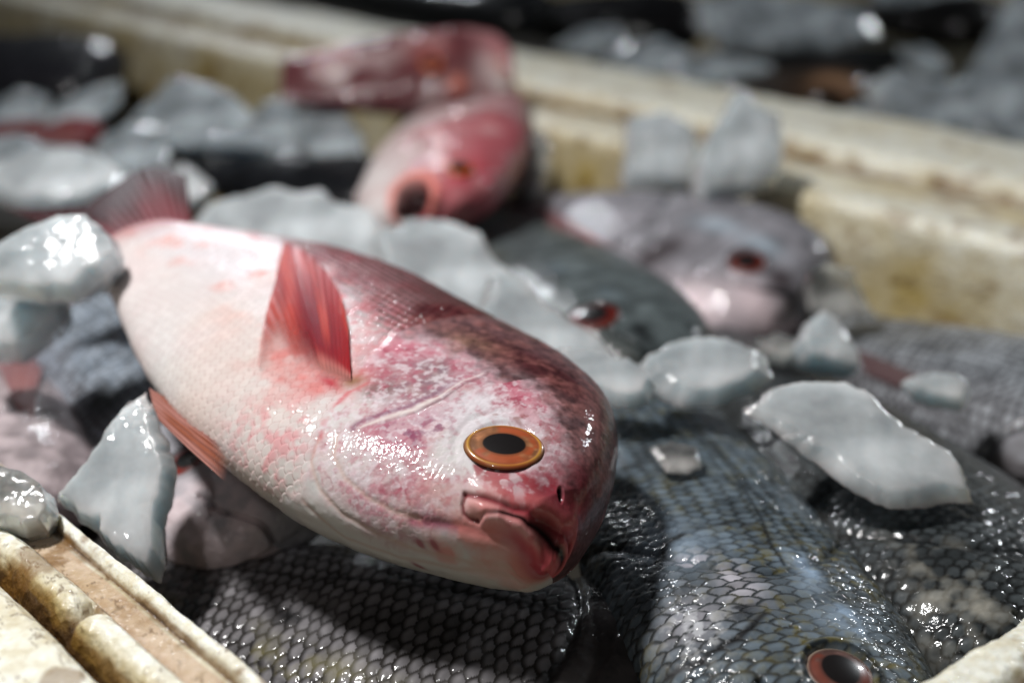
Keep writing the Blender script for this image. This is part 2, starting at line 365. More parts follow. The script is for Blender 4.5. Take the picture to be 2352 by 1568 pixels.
    def build(s, mat, col):
        P = s.base
        N = np.cross(np.gradient(P, axis=0), np.roll(P, -1, 1)-np.roll(P, 1, 1)); N /= np.linalg.norm(N, axis=-1, keepdims=True)+1e-15
        cc = P.mean((0, 1)); 
        if np.sum((P-cc)*N) < 0: N = -N
        P = P + N*s.disp[..., None]
        s.N = N
        s.body = grid_mesh('body', P, mat, col, closed=True, parent=s.root, cap=True)
    def eye(s, sv, r, iris, rim, pupil=.5, dome=.35, lift=0., stretch=1., nrm=None, squash=1., xdir=None):
        S0, V0 = sv; a = float(s.surf(S0, V0))
        # local surface normal
        e = .0015*max(1, s.k)
        gx = (s.surf(S0+e, V0)-s.surf(S0-e, V0))/(2*e); gy = (s.surf(S0, V0+e)-s.surf(S0, V0-e))/(2*e)
        nn = unit(-gx*s.e1-gy*s.e2+s.n) if nrm is None else unit(unit(-gx*s.e1-gy*s.e2+s.n)*(1-nrm)+s.n*nrm); xd = s.e1 if xdir is None else np.array(xdir, float); x = unit(xd-nn*np.dot(xd, nn)); y = np.cross(nn, x)
        c = s.world(np.array(S0), np.array(V0), np.array(a))+nn*lift
        R = np.linspace(0.001, 1.035, 60); th = np.linspace(0, 2*math.pi, 96, endpoint=False); RR, TT = np.meshgrid(R, th, indexing='ij')
        z = r*(dome*np.sqrt(np.clip(1-(RR/1.15)**2, 0, 1)) - dome*.35)
        z = z + r*.02*np.exp(-((RR-.93)/.05)**2) - r*.10*sstep(.98, 1.12, RR)
        X = RR*r*np.cos(TT)*stretch; Y = RR*r*np.sin(TT)*squash
        P = c + X[..., None]*x + Y[..., None]*y + z[..., None]*nn
        nz = fbm(xyz(np.cos(TT)*2*(.6+RR), np.sin(TT)*2*(.6+RR), 3.), 5, 3)
        iris = np.array(iris); rim = np.array(rim)
        c_ = mix(iris*.75, iris*1.3, np.clip(.5+nz, 0, 1))
        c_ = mix(c_, iris*.45, .7*sstep(.05, .45, fbm(xyz(np.cos(TT)*4*RR, np.sin(TT)*4*RR, 7.), 12, 3))*sstep(.6, .8, RR)); c_ = mix(c_, iris*np.array([1.15, .5, .35]), .8*sstep(.05, .5, fbm(xyz(TT*1.3, RR*2, 1.), 8, 2)))
        c_ = mix(c_, iris*.45, np.exp(-((RR-.86)/.03)**2)*.5); c_ = mix(c_, rim, np.exp(-((RR-.93)/.035)**2)*(.75+.25*np.sin(TT*2+1)))
        c_ = mix(c_, iris*.25, np.exp(-((RR-1.04)/.05)**2)*.8)
        pr = np.hypot(np.cos(TT)*RR/1.12, np.sin(TT)*RR)/pupil
        c_ = mix(c_, iris*.35, (1-sstep(1.0, 1.25, pr))*.6)
        c_ = mix(c_, np.array([.008, .006, .006]), 1-sstep(.93, 1.03, pr))
        o = grid_mesh('eye', P, M_EYE, c_, closed=True, parent=s.root)
        return o
    def fin(s, name, base, edge, col, lift0=.0006, lift1=.002, nrays=14, alpha=1., nu=60, nv=110, curl=0., free=False):
        """fan between a base polyline and an edge polyline given in body coordinates"""
        def rs(poly, n):
            poly = np.asarray(poly, float); d = np.r_[0, np.cumsum(np.hypot(*np.diff(poly, axis=0).T))]; t = np.linspace(0, d[-1], n)
            return np.stack([np.interp(t, d, poly[:, 0]), np.interp(t, d, poly[:, 1])], -1)
        b = rs(base, nv); e = rs(edge, nv); t = np.linspace(0, 1, nu)[:, None, None]
        Q = b[None]*(1-t)+e[None]*t
        tt = t[..., 0]+0*Q[..., 0]; vv = np.linspace(0, 1, nv)[None]+0*tt
        ray_ = .5+.5*np.cos(vv*nrays*2*math.pi)
        a = (0 if free else s.surf(Q[..., 0], Q[..., 1])) + lift0+(lift1-lift0)*np.sin(tt*math.pi*.5)+curl*tt**2 + .00022*ray_
        up_ = s.world(Q[..., 0], Q[..., 1], a); lo = s.world(Q[..., 0], Q[..., 1], a-.0004)
        P = np.concatenate([up_, lo[:, ::-1]], 1)
        c, al = col(tt, vv, ray_, Q)
        C2 = np.concatenate([c, c[:, ::-1]], 1); A2 = np.concatenate([al, al[:, ::-1]], 1)
        return grid_mesh(name, P, M_FIN, C2, A2, closed=True, parent=s.root)

# ---- the red snapper on top
hero = Fish('red_snapper', 'whole pink and white fish with big golden eye and red side fin, lying on top', 'fish',
            origin=[-0.13391424780284517, 0.44684165228910666, 0.03514317260479303], e1=[0.6276080051487739, -0.770912370466839, -0.1086384321240693], e2=[0.7785295061031258, 0.621467486049419, 0.08757837581411593], L=.232,
            D=[0.003, 0.0310, 0.0490, 0.0524, 0.0532, 0.0534, 0.0482, 0.0351, 0.02, 0.0064, -0.002, -0.0054], V=[-0.01, -0.0243, -0.0346, -0.0406, -0.0403, -0.0374, -0.03, -0.0205, -0.0123, -0.0077, -0.0061, -0.0059],
            T=[.0055, .0090, .0130, .0162, .0182, .0192, .0188, .0170, .0135, .0100, .0062, .0], ni=760, nj=560, u0=.036)
def blob(f, px, py, r, s=None, asp=1.):
    S0, V0 = f.lm(px, py); return np.exp(-(((f.S-S0)/r)**2+((f.Q-V0)/(r*asp))**2))
def paint_hero():
    f = hero; S, V, W, X = f.S, f.Q, f.W, f.X
    P3 = xyz(S, f.Vv, f.A); f.tm = 1.
    n1 = fbm(P3*45, 1, 4); n2 = fbm(P3*140, 2, 4); n3 = fbm(P3*420, 3, 3); n4 = fbm(P3*1100, 4, 2)
    hb, eb, idd = scales(S, V, .0030, .0027, 7)
    # head region mask from the opercle outline
    op = f.lms([(905, 770), (850, 830), (800, 890), (765, 935), (735, 985), (715, 1060), (690, 1130), (640, 1160)])
    d_op, side, t_op = pdist(S, V, op); head = sstep(-.0015, .0015, d_op*np.where(S > np.interp(V, *(lambda a: (a[:, 1][np.argsort(a[:, 1])], a[:, 0][np.argsort(a[:, 1])]))(np.array(op))), 1, -1))
    f.head = head
    white = lin(216, 213, 216); cream = lin(214, 210, 204); pinkw = lin(214, 178, 178)
    # back: line of demarcation runs along the body
    dl = f.lms([(470, 520), (650, 560), (820, 700), (900, 800), (1000, 830), (1120, 870), (1210, 915), (1265, 1000), (1290, 1090), (1290, 1180)])
    dd, sd, td = pdist(S, V, dl); dl = np.array(dl)
    vb = np.interp(S, dl[:, 0][np.argsort(dl[:, 0])], dl[:, 1][np.argsort(dl[:, 0])])
    up_ = np.clip(sd*dd, -.05, .05)
    white = white*.92; cream = cream*.92; c = mix(white, cream, sstep(.0, -.6, W)*.6)
    c = mix(c, pinkw, np.clip(.35+.5*n1, 0, 1)*(1-head)*.4)
    # warm blush spots over the flank and belly
    c = mix(c, lin(214, 158, 150), np.clip(n2-.12, 0, 1)*1.0*(sstep(-.7, -.2, W)))
    c = mix(c, lin(218, 178, 140), np.clip(fbm(P3*30, 9, 3)-.1, 0, 1)*.2*(1-head))
    # rows along the back
    row = .5+.5*np.cos(V/.0027*2*math.pi)
    backc = mix(lin(176, 124, 132), lin(58, 40, 24), sstep(.3, .7, row+.35*n3))
    backc = mix(backc, lin(164, 70, 84), np.clip(n2+.05, 0, 1)*.5)
    backc = mix(backc, lin(74, 40, 38), sstep(.010, .024, up_)*sstep(.35, .6, X)*.8)
    bm = sstep(-.006, .005, up_+.004*n2)*(1-head)*sstep(.14, .36, X)
    c = mix(c, backc*.72, bm*.97)
    c = mix(c, lin(198, 112, 120), np.clip(.4+n3*.9, 0, 1)*np.exp(-((up_+.002)/.010)**2)*(1-head)*sstep(.3, .5, X)*.7)
    # tail end greyish pink
    c = mix(c, lin(178, 150, 152), sstep(.35, .0, X)*sstep(.1, .6, W)*.8)
    c = mix(c, lin(168, 96, 98), sstep(.15, .03, X+.03*n1)*.85)
    c = mix(c, lin(206, 140, 92), sstep(.93, 1., -W)*sstep(.25, .0, X)*.6)
    # dark maroon crown and snout
    crown = f.lms([(1060, 740), (1180, 790), (1280, 850), (1340, 920), (1370, 1010), (1375, 1100), (1350, 1200), (1310, 1270)])
    dc, _, tc_ = pdist(S, V, crown)
    cm = sstep(.012, .004, dc-.007*(tc_ < .5)+.0035*n2-.004*sstep(.1, .5, tc_))
    cm = np.maximum(cm, sstep(-.001, .006, up_+.006*n2-.001)*head*(.75+.25*n1))
    cm = np.maximum(cm, sstep(.0, .006, up_-.012+.004*n2)*sstep(.62, .72, X))
    maroon = mix(lin(70, 26, 30), lin(116, 68, 66), np.clip(.4+n2*1.1+.6*n3, 0, 1))
    c = mix(c, maroon, np.clip(cm, 0, 1)*.93)
    c = mix(c, maroon*1.05, blob(f, 1130, 800, .014, asp=.45)*.5)
    c = mix(c, maroon*.8, np.clip(blob(f, 1230, 840, .016, asp=.35)+blob(f, 1290, 880, .009, asp=.5), 0, 1)*.8)
    c = mix(c, lin(134, 108, 84), blob(f, 1060, 800, .008)*.6*np.clip(.6+n2, 0, 1))
    # purple grey patch above the gill
    pg = np.clip(blob(f, 900, 860, .011, asp=.6)+blob(f, 1000, 850, .011, asp=.6)+blob(f, 940, 900, .008), 0, 1)
    c = mix(c, mix(lin(120, 84, 96), lin(156, 128, 130), np.clip(.5+n3, 0, 1)), pg*.85)
    c = mix(c, lin(92, 88, 82), np.clip(blob(f, 872, 897, .0032, asp=1.1)*1.5, 0, 1)*.85)
    c = mix(c, lin(74, 42, 58), np.clip(blob(f, 1040, 838, .005, asp=.6), 0, 1)*.5)
    # cheek: reticulated red on white
    low = f.lms([(700, 1120), (800, 1200), (920, 1235), (1050, 1240), (1180, 1290)]); dlw, slw, _ = pdist(S, V, low)
    ck = head*(1-np.clip(cm, 0, 1))*sstep(-.004, .006, slw*dlw+.004*n1)
    vein = 1-np.abs(fbm(P3*160+2, 21, 4))*3.2; vein = sstep(.25, .95, vein)
    nr_ = fbm(P3*70+9, 41, 4); mk = sstep(-.012, .004, up_+.004*nr_)      # redder towards the crown
    c = mix(c, lin(190, 116, 130), ck*np.clip(.35+.5*mk+n1*.9, 0, 1)*.9)
    c = mix(c, lin(142, 40, 64), vein*ck*np.clip(.55+.5*mk+n1*1.2, 0, 1)*.75)
    c = mix(c, lin(132, 60, 66), sstep(.05, .5, nr_+.3*n3)*ck*mk*.8)
    c = mix(c, lin(206, 196, 200), sstep(.25, .6, fbm(P3*110+5, 43, 4))*head*sstep(.010, -.006, up_)*.55)
    c = mix(c, lin(176, 104, 128), np.clip(blob(f, 900, 990, .008)+blob(f, 960, 970, .007), 0, 1)*.5)
    fs = fbm(P3*480+1, 51, 3); ff = fbm(P3*1100+1, 52, 2)
    c = mix(c, lin(168, 74, 96), ck*sstep(-.3, .8, fs+.5*ff+.5*n1)*.48)
    c = mix(c, lin(222, 214, 218), ck*sstep(-.1, .8, fbm(P3*620+8, 53, 3)+.5*ff-.3*n1)*.55)
    c = mix(c, lin(120, 60, 92), np.clip(blob(f, 930, 1000, .006, asp=.5)+blob(f, 1000, 985, .004), 0, 1)*sstep(-.2, .5, fs)*.7)
    # brown mottling round the eye
    eS, eV = f.lm(1157, 1027); f.eye_sv = f.lmv(1157, 1027); er = np.hypot(S-eS, V-eV)/.88
    c = mix(c, lin(128, 62, 48), sstep(.05, .5, n3+.3*n2)*np.exp(-((er-.0115)/.0028)**2)*.7*sstep(-.004, .006, V-eV))
    c = mix(c, white*1.05, np.exp(-((er-.0108)/.0014)**2)*.25)
    # brick red blotches under the eye and along the snout
    rb = np.clip(blob(f, 1165, 1110, .0045, asp=.6)+blob(f, 1200, 1135, .004, asp=.5)+blob(f, 1120, 1075, .003)+blob(f, 1240, 1170, .005), 0, 1)
    c = mix(c, lin(152, 44, 56), sstep(.15, .55, rb*(.8+n3*1.3))*.8)
    sn = np.clip(blob(f, 1300, 1210, .009)+blob(f, 1270, 1150, .007)+blob(f, 1320, 1130, .006), 0, 1)
    c = mix(c, lin(104, 42, 50), sn*np.clip(.75+.8*n2, 0, 1)*.85)
    c = mix(c, lin(188, 176, 180), sstep(.25, .6, blob(f, 1190, 1125, .004, asp=.4)*(1+n3))*.75)
    # chin and lower jaw
    jaw = f.lms([(948, 1194), (1008, 1200), (1069, 1210), (1109, 1222), (1169, 1236), (1210, 1250), (1234, 1274), (1250, 1298)])
    dj, sj, tj = pdist(S, V, jaw); c = mix(c, lin(140, 60, 92), np.exp(-(dj/.0013)**2)*.85)
    c = mix(c, lin(210, 126, 116), np.clip(blob(f, 1080, 1245, .012, asp=.6)+blob(f, 1180, 1275, .008)+blob(f, 1000, 1235, .006), 0, 1)*np.clip(.6+n2, 0, 1)*.75)
    c = mix(c, lin(158, 42, 62), np.clip(blob(f, 1255, 1300, .0055, asp=.8)+blob(f, 1230, 1275, .003), 0, 1)*.9)
    for q in ((968, 1245), (962, 1295), (1000, 1248)): c = mix(c, lin(150, 54, 74), np.clip(blob(f, *q, .0011)*1.4, 0, 1)*.7)
    c = mix(c, lin(160, 56, 70), np.clip(blob(f, 1262, 1316, .007)+blob(f, 1276, 1296, .005), 0, 1)*.85)
    c = mix(c, lin(204, 140, 130), np.clip(blob(f, 1190, 1310, .010, asp=.6), 0, 1)*.6)
    c = c*(1+.55*np.clip(cm, 0, 1)*(.6*fbm(P3*480+1, 51, 3)+.5*fbm(P3*1000+1, 54, 2)))[..., None]
    # lips and mouth
    up_lip = f.lms([(1069, 1137), (1109, 1145), (1149, 1159), (1181, 1173), (1222, 1186), (1254, 1202), (1282, 1226), (1300, 1254)]); du, su, tu = pdist(S, V, up_lip)
    slit = f.lms([(1097, 1194), (1121, 1179), (1149, 1177), (1181, 1186), (1210, 1202), (1234, 1216), (1256, 1236), (1270, 1258), (1280, 1284)]); ds, ss, ts = pdist(S, V, slit)
    max_ = f.lms([(1069, 1140), (1064, 1160), (1066, 1178), (1080, 1192), (1097, 1194)]); dm, sm, tm = pdist(S, V, max_)
    plate = f.lms([(1085, 1160), (1110, 1164), (1150, 1170)]); dp, sp, tp = pdist(S, V, plate)
    lowl = f.lms([(1120, 1190), (1150, 1188), (1180, 1200), (1210, 1222), (1240, 1244), (1262, 1272), (1274, 1295)]); dw, sw, tw = pdist(S, V, lowl)
    T_ = f.tm
    c = mix(c, lin(206, 138, 134), np.exp(-(dp/.0022)**2)*T_*.7)
    c = mix(c, lin(198, 92, 96), np.exp(-(dw/.0020)**2)*T_*np.clip(.35+tw, 0, 1)*.9)
    c = mix(c, lin(222, 186, 182), np.exp(-(dw/.0007)**2)*.7*sstep(.8, .5, tw)*np.clip(.7+n3, 0, 1))
    c = mix(c, lin(176, 96, 96), np.exp(-((du-.0012)/.0012)**2)*T_*.6*(tu > .3))
    c = mix(c, lin(120, 40, 48), np.exp(-(du/.0006)**2)*T_*.9)
    c = mix(c, lin(16, 4, 5), np.exp(-(ds/(.0003+.0011*np.exp(-((ts-.78)/.16)**2)))**2)*T_*sstep(.0, .3, ts))
    c = mix(c, lin(110, 44, 46), np.exp(-(dm/.0005)**2)*T_*.9)
    nS, nV = f.lm(1285, 1133); nr = np.hypot((S-nS)*.8, V-nV); c = mix(c, np.array([.01, .004, .004]), (1-sstep(.0006, .0010, nr))*T_)
    # gill lines
    blade = f.lms([(830, 985), (890, 962), (950, 945), (1010, 915), (1060, 880), (1110, 862)]); db, sb, tb_ = pdist(S, V, blade)
    c = mix(c, lin(222, 212, 206), np.exp(-((db)/(.0002+.0008*np.sin(np.clip(tb_/.62, 0, 1)*math.pi)))**2)*.8)
    c = mix(c, lin(112, 60, 90), np.exp(-((np.where(sb > 0, db, -db)-.0018)/.0009)**2)*T_*.6*sstep(.95, .5, tb_))
    c = mix(c, lin(98, 62, 66), np.exp(-(np.abs(np.where(sb > 0, db, -db)+.0012)/.0004)**2)*T_*.5*sstep(.1, .5, tb_))
    redl = f.lms([(845, 885), (800, 905), (765, 945), (742, 985), (735, 1010)]); dr, _, _ = pdist(S, V, redl); c = mix(c, lin(190, 70, 84), np.exp(-(dr/.0009)**2)*np.clip(.5+n3, 0, 1)*.7)
    arc1 = f.lms([(775, 1000), (770, 1050), (795, 1100), (850, 1145), (910, 1175), (965, 1190)]); d1, s1_, _ = pdist(S, V, arc1)
    arc2 = f.lms([(735, 1010), (715, 1060), (735, 1120), (790, 1180), (870, 1225), (960, 1262), (1080, 1290), (1180, 1310)]); d2, s2_, _ = pdist(S, V, arc2)
    arc3 = f.lms([(700, 1150), (800, 1235), (920, 1275), (1050, 1305), (1180, 1325)]); d3, s3_, _ = pdist(S, V, arc3)
    for d_ in (d1, d2, d3): c = mix(c, lin(196, 168, 156), np.exp(-(d_/.0006)**2)*T_*.55)
    # pink chest hatching behind the gill
    ch = np.clip(blob(f, 640, 980, .016, asp=.7)+blob(f, 600, 1060, .012, asp=.6), 0, 1)
    c = mix(c, lin(214, 130, 136), ch*np.clip(.35+n3*.9+.4*n2, 0, 1)*.6)
    c = mix(c, lin(206, 112, 108), np.clip(blob(f, 720, 860, .011)+blob(f, 650, 830, .010)+blob(f, 780, 880, .006), 0, 1)*np.clip(.7+n2*.8, 0, 1)*.8); c = mix(c, lin(176, 50, 64), np.clip(blob(f, 760, 882, .0045, asp=.35), 0, 1)*.9)
    c = mix(c, lin(130, 96, 60), np.clip(blob(f, 812, 880, .003), 0, 1)*.8)
    # scale edges
    sm_ = (1-head)*sstep(.02, .12, X)
    edge = sstep(.16, .02, eb)
    c = mix(c, c*np.array([.72, .60, .60]), edge*sm_*(.8+.2*bm))
    c = mix(c, np.minimum(c*1.12, .9), sm_*sstep(.5, .9, idd)*.5)
    # relief
    dp_ = np.zeros_like(S)
    dp_ += sm_*(hb*.00050-edge*.00028)
    csc, cse, _ = scales(S+.0006*n2, V+.0006*n3, .0018, .0016, 9); dp_ += ck*(csc*.00013-sstep(.2, .02, cse)*.00009)*sstep(.004, .008, np.minimum(np.minimum(du, dw), ds))*sstep(.010, .013, er)
    dp_ += n2*.00014+n3*.00005+n1*.0003
    dp_ += head*.0006
    dp_ += T_*(-.0003*np.exp(-(d1/.0008)**2))
    dp_ += T_*(-.0003*np.exp(-(d2/.0008)**2) - .0002*np.exp(-(d3/.0010)**2))
    dp_ += T_*sstep(.7, .5, tb_)*sstep(0, .2, tb_)*(.00004*np.exp(-(db/.0012)**2) - .0002*np.exp(-((np.where(sb > 0, db, -db)+.0015)/.0006)**2))
    dp_ += T_*(-.0006*np.exp(-(dj/.0011)**2)*.7)
    dp_ += T_*(.0009*np.exp(-((du-.0014)/.0014)**2)*sstep(.0, .15, tu)-.0006*np.exp(-(du/.0006)**2))
    dp_ += T_*(.0008*np.exp(-(dp/.0017)**2)+.0011*np.exp(-(dw/.0016)**2))
    dp_ += T_*(-(.0005+.0020*np.exp(-((ts-.78)/.2)**2))*np.exp(-(ds/(.0005+.0009*np.exp(-((ts-.78)/.16)**2)))**2))
    dp_ += T_*(-.0005*np.exp(-(dm/.0006)**2))
    dp_ += T_*(-.0010*(1-sstep(.0005, .0011, nr)))
    dp_ += T_*(-.0007*(1-sstep(.0088, .0108, er)))
    dp_ += T_*(-.0003*np.exp(-((er-.0140)/.0012)**2)*sstep(-.002, -.006, S-eS))
    f.disp = dp_
    f.build(M_SNAP, c)
paint_hero()
hero.eye(hero.eye_sv, .0093, lin(158, 106, 72), lin(192, 142, 56), pupil=.50, dome=.20, lift=.0001, nrm=.12, squash=.80, xdir=(1, -.08, 0))
def pec_col(tt, vv, ray_, Q):
    n = fbm(xyz(vv*9, tt*2.2, 0.), 5, 3)
    c = mix(lin(150, 28, 34), lin(112, 12, 34), np.exp(-((vv-.62)/.2)**2)*np.exp(-((tt-.35)/.3)**2))
    c = mix(c, lin(204, 84, 70), np.clip(.1+n, 0, 1)*.6)
    c = mix(c, c*np.array([.66, .5, .5]), sstep(.45, .95, 1-ray_)*.55)
    c = mix(c, lin(232, 178, 168), sstep(.40, .05, vv+.12*n)*sstep(1.1, .5, tt)*.8)
    c = mix(c, lin(214, 150, 140), sstep(.16, .0, tt)*.8)
    a = np.clip(.04+1.*sstep(.02, .46, vv+.07*n+.30*(tt-.6)-.05), 0, 1)
    a = a*(1-.25*sstep(.93, 1, tt))*(.15+.85*sstep(.0, .10, tt))
    return c, a
hero.fin('pectoral_fin', hero.lmvs([(668, 885), (690, 872), (740, 870), (806, 882)]), hero.lmvs([(590, 850), (606, 750), (632, 660), (645, 600), (655, 564), (700, 584), (748, 630), (784, 690), (800, 760)]), pec_col, nrays=17, lift0=.0010, lift1=.0014)
def orange_fin(tt, vv, ray_, Q):
    n = fbm(xyz(vv*8, tt*3, 0.), 3, 3)
    c = mix(lin(168, 116, 106), lin(140, 76, 52), np.clip(.4+n*1.2, 0, 1)); c = mix(c, lin(96, 52, 44), sstep(.4, 1, 1-ray_)*.6)
    return c, sstep(.0, .3, tt)
# pelvic fin hanging below the belly
hero.fin('pelvic_fin', hero.pls([(500, 1005), (532, 1060), (520, 1108)], .003), hero.pls([(380, 912), (343, 892), (350, 925), (366, 965)], .001), orange_fin, lift0=.003, lift1=.001, nrays=7, free=True, nv=60, nu=40)
hero.fin('anal_fin', hero.pls([(275, 720), (300, 600)], -.003), hero.pls([(236, 648), (226, 630)], -.003), orange_fin, lift0=-.003, lift1=-.003, nrays=6, free=True, nv=50, nu=20)
def tail_col(tt, vv, ray_, Q):
    c = mix(lin(118, 52, 58), lin(46, 8, 12), sstep(.1, .9, tt+.2*fbm(xyz(vv*6, tt*2, 0.), 2, 3))); c = mix(c, c*.55, sstep(.4, 1, 1-ray_)*.5)
    return c, np.full_like(tt, 1.)
hero.fin('tail_fin', [(.022, -.012), (.018, -.004), (.018, .006), (.022, .015)], hero.pls([(20, 500), (100, 500), (200, 490), (255, 450), (310, 412), (355, 398), (430, 420)], 0.), tail_col, lift0=.000, lift1=.003, nrays=16, free=True)
settle(hero.root)

# ---- the other fish
def ray_fin(c0, c1, a=1.):
    def fn(tt, vv, ray_, Q):
        c = mix(c0, c1, np.clip(tt+.3*fbm(xyz(vv*6, tt*3, 0.), 4, 2), 0, 1)); return mix(c, c*.5, sstep(.4, 1, 1-ray_)*.5), np.full_like(tt, a)
    return fn
def paint_grey(f, base, dark, belly, *a_, **k_):
    q = k_.pop('tone', .62); paint_grey_(f, base*q, dark*q*.8, belly*q, *a_, **{k: (v*q if k in ('edge_c', 'hi', 'head_c') and v is not None else v) for k, v in k_.items()})
def paint_grey_(f, base, dark, belly, seed=0, sc_=(.003, .0028), edge_c=None, spot=None, strength=1., head_c=None, gill=.70, mott=.5, eye_px=None, eye_r=None, iris=None, rim=None, hi=None, relief=1., lateral=True, headscale=0.):
    S, V, W, X = f.S, f.Q, f.W, f.X; k = f.k; P3 = xyz(S, f.Vv, f.A)+seed*.37
    n1 = fbm(P3*40/k, seed, 4); n2 = fbm(P3*130/k, seed+2, 4); n3 = fbm(P3*420, seed+3, 3)
    hb, eb, idd = scales(S+.0015*vnoise(P3*60, seed), V+.0012*vnoise(P3*60, seed+1), sc_[0], sc_[1], seed+3)
    c = mix(base, dark, sstep(.15, .95, W+.3*n1)*.8); c = mix(c, belly, sstep(-.25, -.85, W+.2*n1))
    gx = gill + .10*(1-(W/.9)**2)-.10 + .0*n1
    head = sstep(-.006, .006, X-gx)
    hc = base if head_c is None else head_c
    c = mix(c, mix(hc, hc*.35, np.clip(.4+n2*mott*2, 0, 1)), head*.8)
    edge = sstep(.42, .05, eb); body = 1-head*(1-headscale)
    ec = dark*.5 if edge_c is None else edge_c
    hic = (base*1.5 if hi is None else hi); sh = sstep(.02, .55, eb)*(.25+.95*hb)*(.55+.45*idd)
    c = mix(c, mix(ec, mix(hic, base, sstep(.5, 1., W)*.8), np.clip(sh+.25*n2, 0, 1)), body*.9*strength)
    c = c*(1+.25*n1+.2*(idd-.5)*body)[..., None]
    ge = np.exp(-((X-gx)/.010)**2)
    c = mix(c, dark*.3, ge*.6*f.top)
    if lateral:
        wl = .38-.30*np.clip(1-X/.72, 0, 1); c = mix(c, dark*.25, np.exp(-((W-wl)/.022)**2)*body*.7*sstep(.3, .5, .5+n2+.2))
    po = f.c  # preopercle
    hp = np.exp(-((X-(.80+.05*(1-W*W)))/.008)**2)*(np.abs(W) < .8)
    c = mix(c, hc*.5, hp*.4*f.top)
    ml = pdist(S/f.L, W, [(1.0, -.2), (.97, -.30), (.935, -.55)])[0]*1.
    # mouth line measured in body lengths
    mS = f.lms; dmo, _, tmo = pdist(S, f.Vv, [(f.L*.999, float(spl(np.array([.99]), f.V)[0])*.5+float(spl(np.array([.99]), f.D)[0])*.5), (f.L*.965, -.010*k), (f.L*.93, -.013*k)])
    c = mix(c, dark*.2, np.exp(-(dmo/(.0010*k))**2)*f.top*.8)
    d = body*relief*(hb*.00042-edge*.00022)*np.minimum(1, sc_[0]/.003) + n2*.0002*k + n3*.00012*relief + n1*.0005*k
    d += head*.0008*k*f.top - ge*.0012*k*f.top - hp*.0006*k*f.top - np.exp(-(dmo/(.0008*k))**2)*.0022*k*f.top
    if eye_px is not None:
        sv = f.lmv(*eye_px)
        er = np.hypot(S-sv[0], f.Vv-sv[1]); d += f.top*(-.0020*k*(1-sstep(eye_r*.85, eye_r*1.05, er))+.0008*k*np.exp(-((er-eye_r*1.15)/(eye_r*.12))**2))
        c = mix(c, dark*.5, f.top*np.exp(-((er-eye_r*1.08)/(eye_r*.1))**2)*.8)
    if spot is not None: c = spot(f, c, n1, n2, n3, eb, idd)
    f.disp = d; f.build(M_GREY, c)
    if eye_px is not None: f.eye(sv, eye_r, iris, rim, pupil=.55, dome=.4, lift=-.0006*k)
    f.fin('tail_fin', [(.010*k, -.010*k), (.006*k, 0), (.010*k, .010*k)], [(-.045*k, -.040*k), (-.034*k, -.014*k), (-.026*k, 0), (-.034*k, .014*k), (-.045*k, .040*k)], ray_fin(dark, dark*.7), lift0=0., lift1=-.002, nrays=16, free=True, nu=24, nv=60)
SIL = lin(150, 156, 160); DK = lin(58, 62, 60); BEL = lin(196, 188, 188); OL = lin(70, 66, 40)
G = 'grey fish packed in the crate under the snapper'
# lower centre, mostly out of the frame
f = Fish('sea_bream', 'dark grey fish with diagonal rows of scales directly below the snapper at the bottom edge', nose=(1560, 1830, -.045), tail=(300, 1330, -.035), up=(-.05, -.15, 1), flip=1, ni=760, nj=460, group=G, k=1.12)
def sp1(f, c, n1, n2, n3, eb, idd):
    c = mix(c, lin(150, 140, 60), np.clip(n2, 0, 1)*sstep(-.2, -.8, f.W)*.6)
    return mix(c, lin(16, 18, 20), blob(f, 665, 1420, .004, asp=.5)*.8)
paint_grey(f, lin(118, 112, 112), lin(64, 60, 56), lin(140, 132, 120), 3, (.0038, .0044), edge_c=lin(34, 30, 26), spot=sp1, hi=lin(178, 174, 178), gill=.8, relief=1.3, tone=.5)
settle(f.root)
